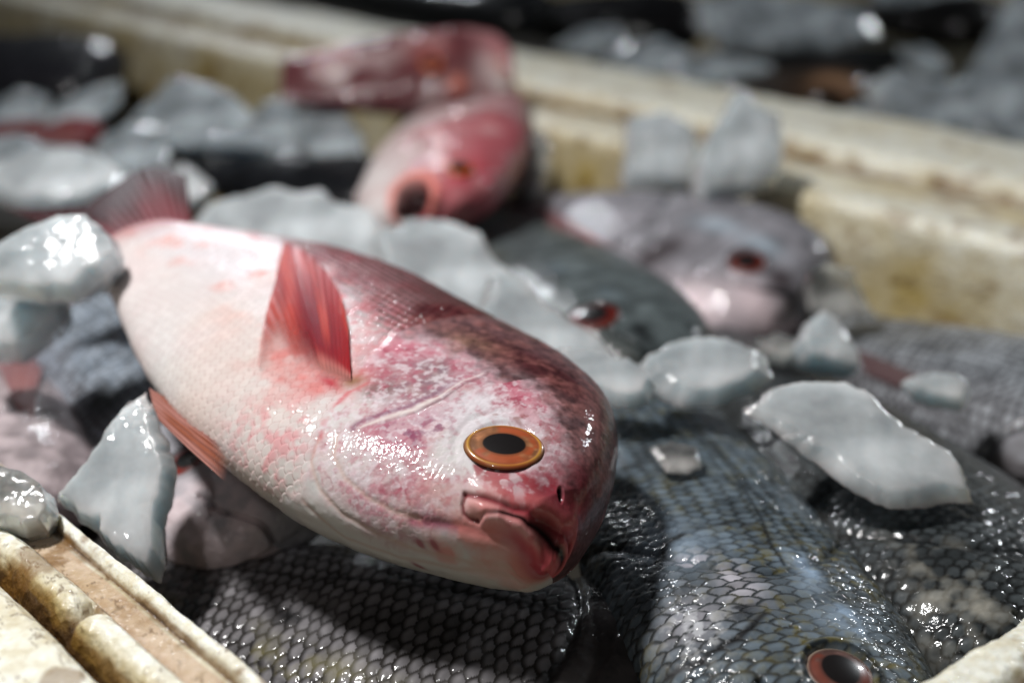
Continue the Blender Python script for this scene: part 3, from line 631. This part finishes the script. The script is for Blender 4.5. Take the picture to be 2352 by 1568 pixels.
# lower right with the big eye
f = Fish('sea_bream', 'blue grey scaly fish right of the snapper, its eye at the bottom edge', nose=(1920, 1820, -.024), tail=(1270, 740, -.028), up=(.10, -.10, 1), flip=1, ni=860, nj=560, group=G, k=.90, V=[v*.92 for v in BV], D=[.020, .034, .042, .046, .047, .046, .044, .040, .033, .025, .014, -.002])
def sp2(f, c, n1, n2, n3, eb, idd):
    c = mix(c, lin(150, 168, 186), np.clip(blob(f, 1560, 1250, .012)+blob(f, 1820, 1290, .004)+blob(f, 1860, 1350, .004)+blob(f, 1920, 1430, .006), 0, 1)*.45)
    c = mix(c, lin(176, 170, 176), np.clip(blob(f, 1700, 1350, .009, asp=.6)+blob(f, 1590, 1430, .008), 0, 1)*.5*sstep(.1, .3, eb))
    c = mix(c, lin(120, 108, 40), np.clip(n3+.1, 0, 1)*.5*np.clip(n1+.5, 0, 1))
    ll = pdist(f.S, f.Q, f.lms([(1600, 1000), (1640, 1035), (1700, 1110), (1745, 1190), (1770, 1250), (1800, 1300)]))[0]; c = mix(c, lin(22, 24, 26), np.exp(-(ll/.0006)**2)*.85)
    dg = pdist(f.S, f.Q, f.lms([(1540, 1560), (1620, 1520), (1700, 1470), (1755, 1420)]))[0]; c = mix(c, lin(24, 22, 22), np.exp(-(dg/.0011)**2)*.9)
    gp = pdist(f.S, f.Q, f.lms([(1500, 1330), (1530, 1250), (1600, 1215), (1690, 1200), (1770, 1230)]))[0]; c = mix(c, lin(26, 22, 16), np.exp(-(gp/.0014)**2)*np.clip(.7+n2, 0, 1)*.9)
    c = mix(c, lin(188, 184, 192), np.clip(blob(f, 1690, 1340, .008, asp=.7)+blob(f, 1600, 1300, .006), 0, 1)*sstep(.1, .4, eb)*sstep(.2, .7, idd+.3*n2)*.8)
    c = mix(c, lin(20, 20, 22), np.clip(blob(f, 1700, 1400, .007, asp=.8)+blob(f, 1640, 1260, .006, asp=.5), 0, 1)*sstep(-.1, .3, n2)*.85)
    c = mix(c, lin(196, 198, 204), np.clip(blob(f, 1600, 1450, .009, asp=.8), 0, 1)*sstep(-.2, .4, n3)*.7)
    return mix(c, lin(150, 172, 196), np.clip(blob(f, 1830, 1280, .0035, asp=.6)+blob(f, 1860, 1320, .004, asp=.5)+blob(f, 1950, 1430, .006, asp=.4), 0, 1)*sstep(-.5, .2, n2)*.85)
paint_grey(f, lin(126, 142, 152), lin(44, 54, 56), lin(164, 168, 170), 13, (.0035, .0046), edge_c=lin(24, 22, 12), spot=sp2, hi=lin(164, 184, 200), head_c=lin(150, 158, 164), gill=.80, headscale=.85, relief=1.7, tone=.44, eye_px=(1928, 1545), eye_r=.0078, iris=lin(104, 76, 70), rim=lin(140, 130, 116))
settle(f.root)
# behind the flat shard on the right
f = Fish('sea_bream', 'black mottled fish half hidden under the large flat ice shard near the right rim', nose=(2500, 1640, -.034), tail=(1640, 780, -.034), up=(.15, -.1, 1), flip=1, ni=420, nj=260, group=G, k=1.05)
def sp3(f, c, n1, n2, n3, eb, idd):
    return mix(c, lin(176, 172, 160), np.clip(blob(f, 2140, 1290, .012, asp=.7)+blob(f, 2210, 1400, .012), 0, 1)*np.clip(.3+n2*1.2, 0, 1)*.6)
paint_grey(f, lin(84, 90, 92), lin(26, 30, 32), lin(150, 144, 138), 23, (.0040, .0036), edge_c=lin(18, 18, 16), spot=sp3, mott=.5, headscale=1., gill=.84, relief=1.6, tone=.42, hi=lin(110, 118, 122))
settle(f.root)
# right edge
f = Fish('sea_bream', 'blurred grey fish with a reddish fin at the right edge below the far rim', nose=(2700, 1080, -.03), tail=(1800, 740, -.045), up=(.0, -.25, 1), flip=1, ni=300, nj=180, group=G, k=.95)
paint_grey(f, lin(146, 150, 156), lin(92, 98, 104), lin(176, 160, 160), 33, (.0044, .0046), edge_c=lin(44, 44, 48), strength=1., hi=lin(186, 192, 198), gill=.9, tone=.8, relief=1.4)
f.fin('pectoral_fin', f.lmvs([(2110, 870), (2120, 900)]), f.lmvs([(1960, 810), (1990, 870), (2060, 900)]), ray_fin(lin(104, 84, 84), lin(92, 70, 72)), nrays=9, nv=50, nu=30)
settle(f.root)
# silver fish facing right
f = Fish('sea_bream', 'silver fish with a red rimmed eye and pink jaw, facing right against the crate wall', nose=(1835, 712, -.028), tail=(1060, 490, -.036), up=(.05, -.62, 1), flip=1, ni=420, nj=260, group=G)
def sp4(f, c, n1, n2, n3, eb, idd):
    c = mix(c, lin(224, 204, 208), np.clip(blob(f, 1600, 700, .014, asp=.7)+blob(f, 1750, 715, .014, asp=.6), 0, 1)*.95)
    c = mix(c, lin(48, 36, 38), np.clip(blob(f, 1540, 570, .010, asp=1.)+blob(f, 1490, 600, .006)+blob(f, 1790, 640, .006), 0, 1)*.9)
    return mix(c, lin(170, 186, 198), np.clip(blob(f, 1650, 520, .014, asp=.4)+blob(f, 1750, 565, .010, asp=.5), 0, 1)*.6)
paint_grey(f, lin(140, 138, 144), lin(84, 90, 98), lin(206, 186, 190), 43, (.003, .003), tone=1.05, edge_c=lin(80, 74, 80), spot=sp4, strength=.6, eye_px=(1716, 602), eye_r=.0078, iris=lin(96, 44, 38), rim=lin(130, 74, 60), gill=.62)
f.fin('pectoral_fin', f.lmvs([(1440, 600), (1460, 640)]), f.lmvs([(1230, 470), (1290, 560), (1380, 640)]), ray_fin(lin(150, 96, 98), lin(120, 90, 92)), nrays=10, nv=60, nu=40)
settle(f.root)
f = Fish('sea_bream', 'green grey fish with a bright red eye, its jaw buried in ice behind the snapper', nose=(1500, 850, -.014), tail=(1010, 470, -.034), up=(.05, -.42, 1), flip=1, ni=420, nj=260, group=G, k=.84)
def sp5(f, c, n1, n2, n3, eb, idd):
    c = mix(c, lin(130, 150, 165), np.clip(blob(f, 1400, 680, .006, asp=.6)+blob(f, 1290, 620, .006), 0, 1)*.35*np.clip(.6+n2, 0, 1))
    return mix(c, lin(18, 20, 22), np.clip(blob(f, 1260, 640, .006, asp=.7)+blob(f, 1350, 600, .006, asp=.3)+blob(f, 1470, 760, .006, asp=.5), 0, 1)*.9)
paint_grey(f, lin(110, 120, 122), lin(66, 76, 74), lin(150, 140, 120), 53, (.003, .003), edge_c=lin(52, 56, 56), spot=sp5, strength=.7, eye_px=(1364, 728), eye_r=.0095, iris=lin(84, 30, 26), rim=lin(110, 60, 48), gill=.62)
settle(f.root)
# under the belly of the snapper, left
f = Fish('sea_bream', 'silver fish peering out under the snapper belly beside the upright ice shard', nose=(640, 1240, -.020), tail=(60, 640, -.026), up=(-.25, -.25, 1), flip=1, ni=460, nj=300, group=G, k=.86)
def sp6(f, c, n1, n2, n3, eb, idd):
    c = mix(c, lin(226, 208, 210), np.clip(blob(f, 520, 1180, .012, asp=.7)+blob(f, 480, 1240, .014)+blob(f, 430, 1200, .012), 0, 1)*.8*np.clip(.8+n2, 0, 1))
    c = mix(c, lin(34, 34, 30), np.clip(blob(f, 235, 925, .012, asp=.7), 0, 1)*.85); return mix(c, lin(150, 166, 184), np.clip(n3, 0, 1)*sstep(.7, .5, f.X)*.6)
paint_grey(f, lin(140, 148, 158), lin(70, 78, 82), lin(200, 176, 176), 63, (.0036, .0034), edge_c=lin(28, 30, 28), spot=sp6, strength=1., relief=1.8, tone=.95, head_c=lin(190, 188, 194), mott=.1, hi=lin(176, 186, 198), eye_px=(432, 1058), eye_r=.0062, iris=lin(120, 60, 56), rim=lin(140, 80, 70), gill=.78)
settle(f.root)
f = Fish('sea_bream', 'pinkish grey fish with dull red fin at the left edge beside the near rim', nose=(30, 1230, -.024), tail=(-300, 640, -.03), up=(.1, -.2, 1), flip=1, ni=360, nj=240, group=G, k=.80)
paint_grey(f, lin(186, 172, 174), lin(150, 130, 136), lin(200, 190, 188), 73, (.0034, .0034), tone=.85, edge_c=lin(150, 110, 114), strength=.9, hi=lin(210, 202, 204), relief=1.3)
f.fin('pectoral_fin', f.lmvs([(40, 950), (80, 960)]), f.lmvs([(0, 860), (60, 800), (110, 880)]), ray_fin(lin(150, 96, 92), lin(120, 74, 76)), nrays=9, nv=60, nu=30, lift1=.004)
settle(f.root)
# dark one behind the snapper tail
f = Fish('sea_bream', 'black fish in shade between ice pieces behind the snapper tail', nose=(900, 470, -.030), tail=(300, 330, -.040), up=(0, -.1, 1), flip=1, ni=220, nj=120, group=G, k=.85)
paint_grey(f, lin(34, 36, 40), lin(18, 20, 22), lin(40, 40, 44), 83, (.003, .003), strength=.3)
settle(f.root)
f = Fish('sea_bream', 'black fish in the blurred upper left corner against the far wall', nose=(260, 190, -.03), tail=(-400, 150, -.03), up=(0, -.3, 1), flip=1, ni=200, nj=110, group=G, k=1.2)
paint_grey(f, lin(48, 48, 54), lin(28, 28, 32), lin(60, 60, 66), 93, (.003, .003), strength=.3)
settle(f.root)

def paint_pink(f, seed, eye_px, eye_r, mouth=None, spot=None):
    S, V, W, X = f.S, f.Q, f.W, f.X; P3 = xyz(S, f.Vv, f.A)+seed
    n1 = fbm(P3*35, seed, 4); n2 = fbm(P3*110, seed+1, 4)
    c = mix(lin(190, 164, 164), lin(158, 100, 106), sstep(-.2, .8, W+.5*n1)); c = mix(c, lin(214, 204, 202), sstep(-.2, -.8, W+.3*n1))
    c = mix(c, lin(160, 84, 84), np.clip(n2+.05, 0, 1)*.7); c = mix(c, lin(206, 192, 190), sstep(.1, .5, fbm(P3*60+4, seed+5, 4))*.6); head = sstep(.64, .68, X)
    c = mix(c, lin(172, 62, 72), head*sstep(-.4, .3, W+.3*n1)*.45)
    d = n1*.001+n2*.0006 - np.exp(-((X-.66-.06*(1-W*W))/.010)**2)*.0012*f.top
    if spot is not None: c = spot(f, c, n1, n2)
    sv = f.lmv(*eye_px); er = np.hypot(S-sv[0], f.Vv-sv[1]); d += f.top*-.0015*(1-sstep(eye_r*.85, eye_r*1.05, er))
    if mouth is not None:
        mS, mV = f.lm(*mouth[0]); rr = np.hypot((S-mS)*mouth[2], V-mV); mm = (1-sstep(mouth[1]*.8, mouth[1]*1.1, rr))
        c = mix(c, lin(226, 138, 126), np.exp(-((rr-mouth[1]*1.25)/(mouth[1]*.3))**2)*.8*f.top); c = mix(c, lin(34, 12, 12), mm); d += -.006*mm + .0012*f.top*np.exp(-((rr-mouth[1]*1.3)/(mouth[1]*.3))**2)
    f.disp = d; f.build(M_SNAP, c)
    f.eye(sv, eye_r, lin(170, 84, 30), lin(190, 110, 40), pupil=.6, dome=.4)
# pink fish facing the camera
f = Fish('pink_snapper', 'blurred pink fish pointing its open mouth at the camera, in ice under the crate rim', nose=(955, 500, .004), tail=(1090, 200, -.005), up=(-.28, -.50, 1), flip=1, ni=320, nj=240, L=None, k=.92, D=[.026, .036, .043, .047, .049, .048, .045, .040, .033, .025, .014, -.002], V=[-.030, -.036, -.039, -.041, -.041, -.040, -.038, -.034, -.028, -.020, -.012, -.003])
def spk(f, c, n1, n2):
    c = mix(c, lin(214, 206, 204), np.clip(blob(f, 880, 400, .012)+blob(f, 850, 330, .012), 0, 1)*.8)
    return mix(c, lin(170, 50, 66), np.clip(blob(f, 1120, 420, .015)+blob(f, 1050, 470, .010), 0, 1)*.4)
paint_pink(f, 5, (1055, 388), .0065, mouth=((945, 462), .0080, .62), spot=spk)
settle(f.root)
# pink fish lying on the far rim
f = Fish('pink_snapper', 'blurred dusky pink fish lying across the far rim with orange lips to the right', nose=(1178, 165, .024), tail=(650, 185, .020), up=(0, -.45, 1), flip=1, ni=300, nj=200, k=.85, D=[.026, .034, .040, .044, .045, .046, .044, .040, .033, .025, .014, -.002], V=[-.024, -.030, -.034, -.037, -.039, -.040, -.038, -.034, -.028, -.020, -.012, -.003])
def spm(f, c, n1, n2):
    c = mix(c, lin(84, 40, 44), np.clip(1.+n1, 0, 1)*.95*sstep(.98, .78, f.X))
    c = mix(c, lin(124, 44, 40), np.clip(blob(f, 980, 115, .012), 0, 1)*.9)
    return mix(c, lin(176, 100, 84), np.clip(blob(f, 1165, 160, .008)+blob(f, 1050, 190, .006), 0, 1)*.8)
paint_pink(f, 9, (990, 148), .0065, spot=spm)
settle(f.root)
# red tail scrap at left
f = Fish('pink_snapper', 'small strip of dark red fish showing between ice at the far left', nose=(215, 320, -.01), tail=(-60, 300, -.02), up=(0, -.3, 1), flip=1, ni=120, nj=80, k=.42)
paint_pink(f, 12, (150, 300), .002, spot=lambda f, c, n1, n2: mix(c, lin(92, 30, 34), np.full(f.X.shape, .9)))
settle(f.root)

# ------------------------------------------------------------------ ice
def shard(label, pts, z, th=.010, up=(0, -.35, 1), seed=0, mat=None, rough=1., pw=3.2, group=None, grow=1.):
    pts = np.array(pts, float); c0 = pts.mean(0); pts = c0+(pts-c0)*grow; n = unit(up); p0 = at(c0[0], c0[1], z)
    W3 = np.array([onplane(x, y, p0, n) for x, y in pts])
    x = unit(np.cross([0, 1., 0], n)) if abs(n[1]) < .99 else np.array([1., 0, 0]); y = np.cross(n, x)
    q = np.stack([(W3-p0)@x, (W3-p0)@y], -1); cc = q.mean(0); q = q-cc; p0 = p0 + x*cc[0]+y*cc[1]
    R0 = np.hypot(*q.T).mean()
    # resample the outline
    cl = np.vstack([q, q[:1]]); d = np.r_[0, np.cumsum(np.hypot(*np.diff(cl, axis=0).T))]; na = 150; t = np.linspace(0, d[-1], na, endpoint=False)
    ox = np.interp(t, d, cl[:, 0]); oy = np.interp(t, d, cl[:, 1])
    ker = np.array([1, 2, 3, 2, 1.])/9
    for _ in range(0):
        ox = np.convolve(np.r_[ox[-2:], ox, ox[:2]], ker, 'valid'); oy = np.convolve(np.r_[oy[-2:], oy, oy[:2]], ker, 'valid')
    nz = fbm(xyz(ox*260, oy*260, seed*1.7), seed, 3)*.05*(.4+.6*rough)+fbm(xyz(ox*70, oy*70, seed*1.7), seed, 2)*.05
    ox = ox*(1+nz); oy = oy*(1+nz)
    r = np.concatenate([1-(1-np.linspace(0, 1, 34))**1.8])
    rows = []
    rng = np.random.RandomState(seed+100)
    planes = [(rng.uniform(0, 2*math.pi), rng.uniform(.15, .7), rng.uniform(.12, .6)) for _ in range(5)]
    nb = rng.randint(6, 10); edges = np.sort(rng.uniform(0, 1, nb)); lev = rng.uniform(2.5, 9, nb+1); Bv = lev[np.searchsorted(edges, np.linspace(0, 1, na, endpoint=False))%nb if False else np.searchsorted(edges, np.linspace(0, 1, na, endpoint=False))]; Bv[:] = np.convolve(np.r_[Bv[-1:], Bv, Bv[:1]], [.25, .5, .25], 'valid')
    def face(sgn):
        P = []
        for k in r:
            X = ox*k; Y = oy*k
            hgt = (1-k**pw)**.62
            f_ = np.zeros(na)
            for (an, off, sl) in planes:
                f_ = np.maximum(f_, ((X*math.cos(an)+Y*math.sin(an))/R0-off)*sl)
            h = th*.5*np.minimum(np.minimum(1, (1-k)*Bv), 1-np.clip(f_, 0, .9)*(1-.0*k))*np.sqrt(np.clip((1-k)*14, 0, 1)) 
            h = h + hgt*(fbm(xyz(X/R0*1.6, Y/R0*1.6, seed+sgn*3.), seed, 3)*th*.06 + fbm(xyz(X*220, Y*220, seed+sgn*3.), seed+3, 3)*.0002*rough)
            P.append(p0 + X[:, None]*x + Y[:, None]*y + (sgn*h)[:, None]*n)
        return P
    top = face(1); bot = face(-1)
    P = np.array(bot[:0] + list(bot)[:-1] + list(top)[::-1])
    o = grid_mesh('ice_shard', P, mat or M_ICE, closed=True)
    # origin at the centre of the piece
    from mathutils import Matrix, Vector
    o.data.transform(Matrix.Translation(-Vector(p0))); o.location = p0
    tag(o, label, 'ice shard', group or 'broken ice over the fish')
    return o
I2 = M_ICE2
# near ones
shard('tall upright pointed ice shard between the near rim and the snapper belly', [(335, 905), (350, 930), (365, 985), (390, 1010), (402, 1080), (398, 1130), (385, 1180), (378, 1250), (370, 1340), (330, 1318), (270, 1270), (200, 1215), (150, 1165), (132, 1150), (190, 1070), (240, 1000), (285, 940)], .004, .010, (-.25, -.9, 1), 1)
shard('large flat ice shard with a blunt right end lying on the fish at centre right', [(1700, 935), (1770, 885), (1850, 882), (1950, 888), (1995, 905), (2030, 950), (2120, 1020), (2200, 1065), (2222, 1100), (2222, 1150), (2150, 1165), (2040, 1172), (1960, 1130), (1880, 1070), (1800, 1010), (1720, 960)], .004, .008, (.1, -.45, 1), 2)
shard('smooth oval ice piece between two others just above the grey scaly fish', [(1478, 835), (1530, 805), (1620, 785), (1700, 795), (1750, 820), (1775, 870), (1730, 905), (1650, 930), (1560, 935), (1500, 920), (1480, 880)], .002, .011, (.05, -.5, 1), 3, rough=.5)
shard('clear rounded tip of ice touching the top of the snapper forehead', [(1280, 800), (1350, 805), (1420, 825), (1490, 850), (1515, 885), (1490, 930), (1440, 942), (1390, 925), (1320, 890)], .006, .008, (.1, -.5, 1), 4, rough=.5)
shard('small pointed ice lump standing near the right fish and the far wall', [(1880, 718), (1920, 745), (1945, 800), (1970, 835), (1965, 860), (1900, 850), (1835, 835), (1820, 800), (1845, 750)], -.008, .014, (.2, -.9, 1), 5, rough=.7)
shard('greenish see-through ice chip beside the small pointed lump', [(1730, 790), (1780, 775), (1830, 790), (1845, 830), (1800, 840), (1740, 820)], -.014, .008, (0, -.6, 1), 6, mat=I2)
shard('pale ice chip on the blurred right fish behind the large flat shard', [(2065, 880), (2130, 865), (2210, 870), (2228, 900), (2215, 940), (2150, 925), (2090, 905)], -.010, .008, (0, -.5, 1), 7)
shard('thin clear sliver melting on the scales of the grey fish right of the snapper', [(1490, 1030), (1540, 1015), (1600, 1030), (1615, 1075), (1580, 1090), (1530, 1085)], -.0045, .0025, (.2, -.2, 1), 8, mat=I2)
# behind the snapper
shard('long white ice ridge running along the back of the snapper, left half', [(440, 520), (480, 472), (560, 458), (630, 438), (690, 462), (740, 452), (790, 472), (860, 495), (905, 540), (930, 640), (800, 620), (600, 590), (460, 570)], .002, .012, (0, -.6, 1), 9)
shard('broad white ice slab behind the snapper shoulder under the pink open mouth', [(860, 530), (960, 512), (1060, 525), (1110, 550), (1130, 600), (1200, 650), (1215, 715), (1190, 790), (1060, 740), (950, 680), (870, 640)], -.002, .012, (.1, -.5, 1), 10)
shard('sloping white ice slab between the snapper head and the red eyed grey fish', [(1120, 640), (1190, 640), (1240, 705), (1310, 755), (1390, 800), (1430, 850), (1380, 900), (1280, 860), (1180, 800), (1090, 730)], -.002, .010, (.2, -.5, 1), 11)
shard('wide blunt ice block leaning on the left flank beside the snapper tail', [(-20, 600), (60, 545), (150, 512), (220, 515), (270, 550), (290, 600), (250, 640), (180, 690), (100, 690), (-20, 670)], .040, .016, (0, -.7, 1), 12, rough=.5)
shard('lumpy ice piece at the left edge below the block by the tail', [(0, 672), (70, 655), (140, 670), (168, 710), (150, 750), (90, 790), (40, 825), (-40, 830), (-60, 740)], .018, .016, (0, -.7, 1), 13, rough=.6)
shard('rounded wet ice lump frozen onto the near rim at the left edge', [(-60, 1090), (0, 1085), (70, 1105), (125, 1140), (136, 1185), (110, 1225), (60, 1235), (-60, 1210)], .004, .012, (0, -.6, 1), 14, mat=I2, rough=.5)
shard('smooth oval ice slab above the snapper tail on the left', [(-40, 400), (60, 372), (160, 362), (250, 370), (300, 405), (285, 445), (220, 480), (130, 497), (30, 480), (-40, 450)], .004, .016, (0, -.6, 1), 15, rough=.4)
shard('small ice chip just right of the upturned snapper tail', [(385, 390), (420, 380), (455, 400), (490, 430), (470, 460), (430, 480), (405, 440)], -.010, .010, (0, -.7, 1), 16)
# far left field
L_ = [
 ('pale ice piece pointing up right at the far left above the red strip', [(100, 290), (150, 240), (210, 215), (270, 195), (265, 235), (220, 280), (160, 300)], .000),
 ('large folded ice slab in the middle of the blurred left field', [(340, 250), (400, 195), (470, 200), (540, 235), (590, 290), (560, 330), (450, 340), (350, 320), (310, 290)], -.008),
 ('grey ice slab below the folded slab at left', [(230, 330), (300, 290), (370, 300), (380, 360), (350, 400), (280, 400), (210, 370)], -.010),
 ('wedge of ice below the dusky pink fish', [(560, 290), (620, 240), (660, 225), (700, 270), (710, 330), (640, 350), (570, 330)], -.012),
 ('tall blurred ice wedge touching the left cheek of the open mouthed fish', [(690, 270), (740, 230), (790, 260), (830, 330), (850, 400), (820, 430), (740, 380), (690, 330)], -.010),
 ('long low ice slab behind the black fish', [(380, 330), (470, 320), (600, 320), (700, 340), (800, 380), (760, 400), (600, 350), (450, 345)], -.018),
 ('white ice lump at the left edge above the oval slab', [(-30, 330), (50, 320), (110, 345), (190, 350), (230, 375), (120, 385), (20, 400), (-30, 400)], .000),
 ('dim ice piece deep at the left edge', [(0, 240), (60, 210), (110, 230), (100, 275), (40, 290), (-20, 280)], -.016),
]
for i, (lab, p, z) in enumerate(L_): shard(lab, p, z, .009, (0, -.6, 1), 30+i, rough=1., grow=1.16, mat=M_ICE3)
# against the far wall
shard('upright pointed ice block straddling the far rim', [(1708, 205), (1735, 240), (1790, 270), (1800, 320), (1805, 380), (1780, 430), (1690, 455), (1600, 475), (1582, 440), (1600, 370), (1615, 320), (1650, 280), (1680, 225)], .020, .020, (0, -1.2, 1), 50, rough=.5)
shard('pale square ice block leaning on the far wall left of the pointed block', [(1440, 270), (1530, 262), (1600, 300), (1610, 370), (1590, 440), (1500, 445), (1420, 435), (1430, 350)], .004, .016, (0, -1.2, 1), 51, rough=.4)
shard('dull rounded ice piece right of the open mouthed fish', [(1200, 310), (1250, 305), (1275, 340), (1265, 420), (1220, 470), (1170, 470), (1180, 390)], -.006, .014, (.1, -1, 1), 52, rough=.4, mat=I2)
shard('murky flat ice piece leaning low on the right wall block', [(1850, 620), (1890, 600), (1960, 620), (1985, 680), (2020, 735), (1920, 740), (1855, 720)], -.012, .006, (0, -1.6, 1), 53, rough=.3, mat=I2)

# ------------------------------------------------------------------ second crate behind, with dark fish and ice
crate2 = empty('fish_crate', cr(-.9, far_out+.3, -.15))
tag(crate2, 'second crate behind the far rim, filled with dark fish and ice, out of focus', 'crate')
b2 = far_out+.012
profD = [(.0, -.12, .6, .3), (.0, -.03, .5, .3), (.004, -.026, .2, .1), (.012, -.026, .2, .2), (.014, -.05, .5, .5), (.016, -.12, .7, .5)]
extrude('near_rim', profD, -2.4, .6, A_, B_, b2, crate2, .006, 91, dens=.003)
raw_mesh('crate_bottom', np.array([cr(-2.4, b2+.01, -.118), cr(.6, b2+.01, -.118), cr(.6, b2+.9, -.118), cr(-2.4, b2+.9, -.118)]), np.array([[0, 1, 2, 3]]), flat_mat('dark_crate_bottom', (.012, .011, .011), .5), parent=crate2)
extrude('far_rim', [(0, -.12, .6, .3), (0, .0, .3, .1), (.04, .0, .1, .1), (.045, -.12, .3, .2)], -2.4, .6, A_, B_, b2+.62, crate2, .01, 95, dens=.004)
settle(crate2)
G2_ = 'dark fish in the crate behind'
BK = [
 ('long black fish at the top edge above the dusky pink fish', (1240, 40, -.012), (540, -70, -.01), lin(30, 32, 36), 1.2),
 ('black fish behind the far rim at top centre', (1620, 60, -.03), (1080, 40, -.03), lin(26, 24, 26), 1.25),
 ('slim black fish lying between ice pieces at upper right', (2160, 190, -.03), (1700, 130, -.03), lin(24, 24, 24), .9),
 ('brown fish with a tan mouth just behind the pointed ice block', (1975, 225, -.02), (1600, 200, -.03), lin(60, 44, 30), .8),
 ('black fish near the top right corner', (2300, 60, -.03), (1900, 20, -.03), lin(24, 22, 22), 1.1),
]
for i, (lab, a, b, c_, kk) in enumerate(BK):
    f = Fish('dark_fish', lab, nose=a, tail=b, up=(0, -.2, 1), flip=1, ni=160, nj=90, k=kk, group=G2_)
    def spd(f, c, n1, n2, n3, eb, idd, i=i):
        if i == 3: c = mix(c, lin(160, 124, 96), np.clip(blob(f, 1900, 185, .012)+blob(f, 1960, 210, .010), 0, 1)*.8); c = mix(c, lin(14, 8, 6), blob(f, 1900, 225, .012)*.9)
        return c
    paint_grey(f, c_, c_*.6, c_*1.4, 110+i, (.004, .004), strength=.2, mott=.1, spot=spd)
    settle(f.root)
R_ = [
 ('flat pale ice slab on the far rim behind, left of centre right', [(1380, 150), (1440, 105), (1520, 90), (1580, 125), (1560, 175), (1470, 175)], -.004),
 ('leaf shaped ice slab at upper right, in front of the slim black fish', [(1540, 150), (1620, 130), (1700, 140), (1768, 160), (1700, 180), (1620, 195), (1550, 190)], -.002),
 ('big blurred ice block at the top edge right of centre', [(1600, 0), (1700, -20), (1850, 0), (1990, 40), (2000, 80), (1900, 110), (1780, 115), (1680, 120), (1620, 80)], .000),
 ('thin grey ice piece by the black fish at top centre', [(1270, 110), (1340, 75), (1420, 70), (1430, 105), (1350, 130)], -.012),
 ('large grey ice mass at the right edge behind the far rim', [(2000, 190), (2060, 170), (2150, 200), (2250, 190), (2400, 200), (2420, 330), (2300, 330), (2180, 305), (2060, 290), (2010, 250)], .000),
 ('tall slanted ice slab cutting the top right corner', [(2330, -10), (2420, -40), (2440, 200), (2300, 210), (2205, 200), (2240, 140), (2280, 70)], .008),
 ('small ice bump between the dark fish at upper right', [(2070, 120), (2120, 110), (2160, 140), (2180, 175), (2110, 170)], -.008),
 ('grey ice chip behind the brown fish mouth', [(1940, 255), (2000, 235), (2050, 270), (2040, 300), (1950, 285)], -.006),
 ('ice strip at the very top right edge', [(2000, -20), (2200, -30), (2280, 0), (2150, 12), (2020, 8)], -.01),
]
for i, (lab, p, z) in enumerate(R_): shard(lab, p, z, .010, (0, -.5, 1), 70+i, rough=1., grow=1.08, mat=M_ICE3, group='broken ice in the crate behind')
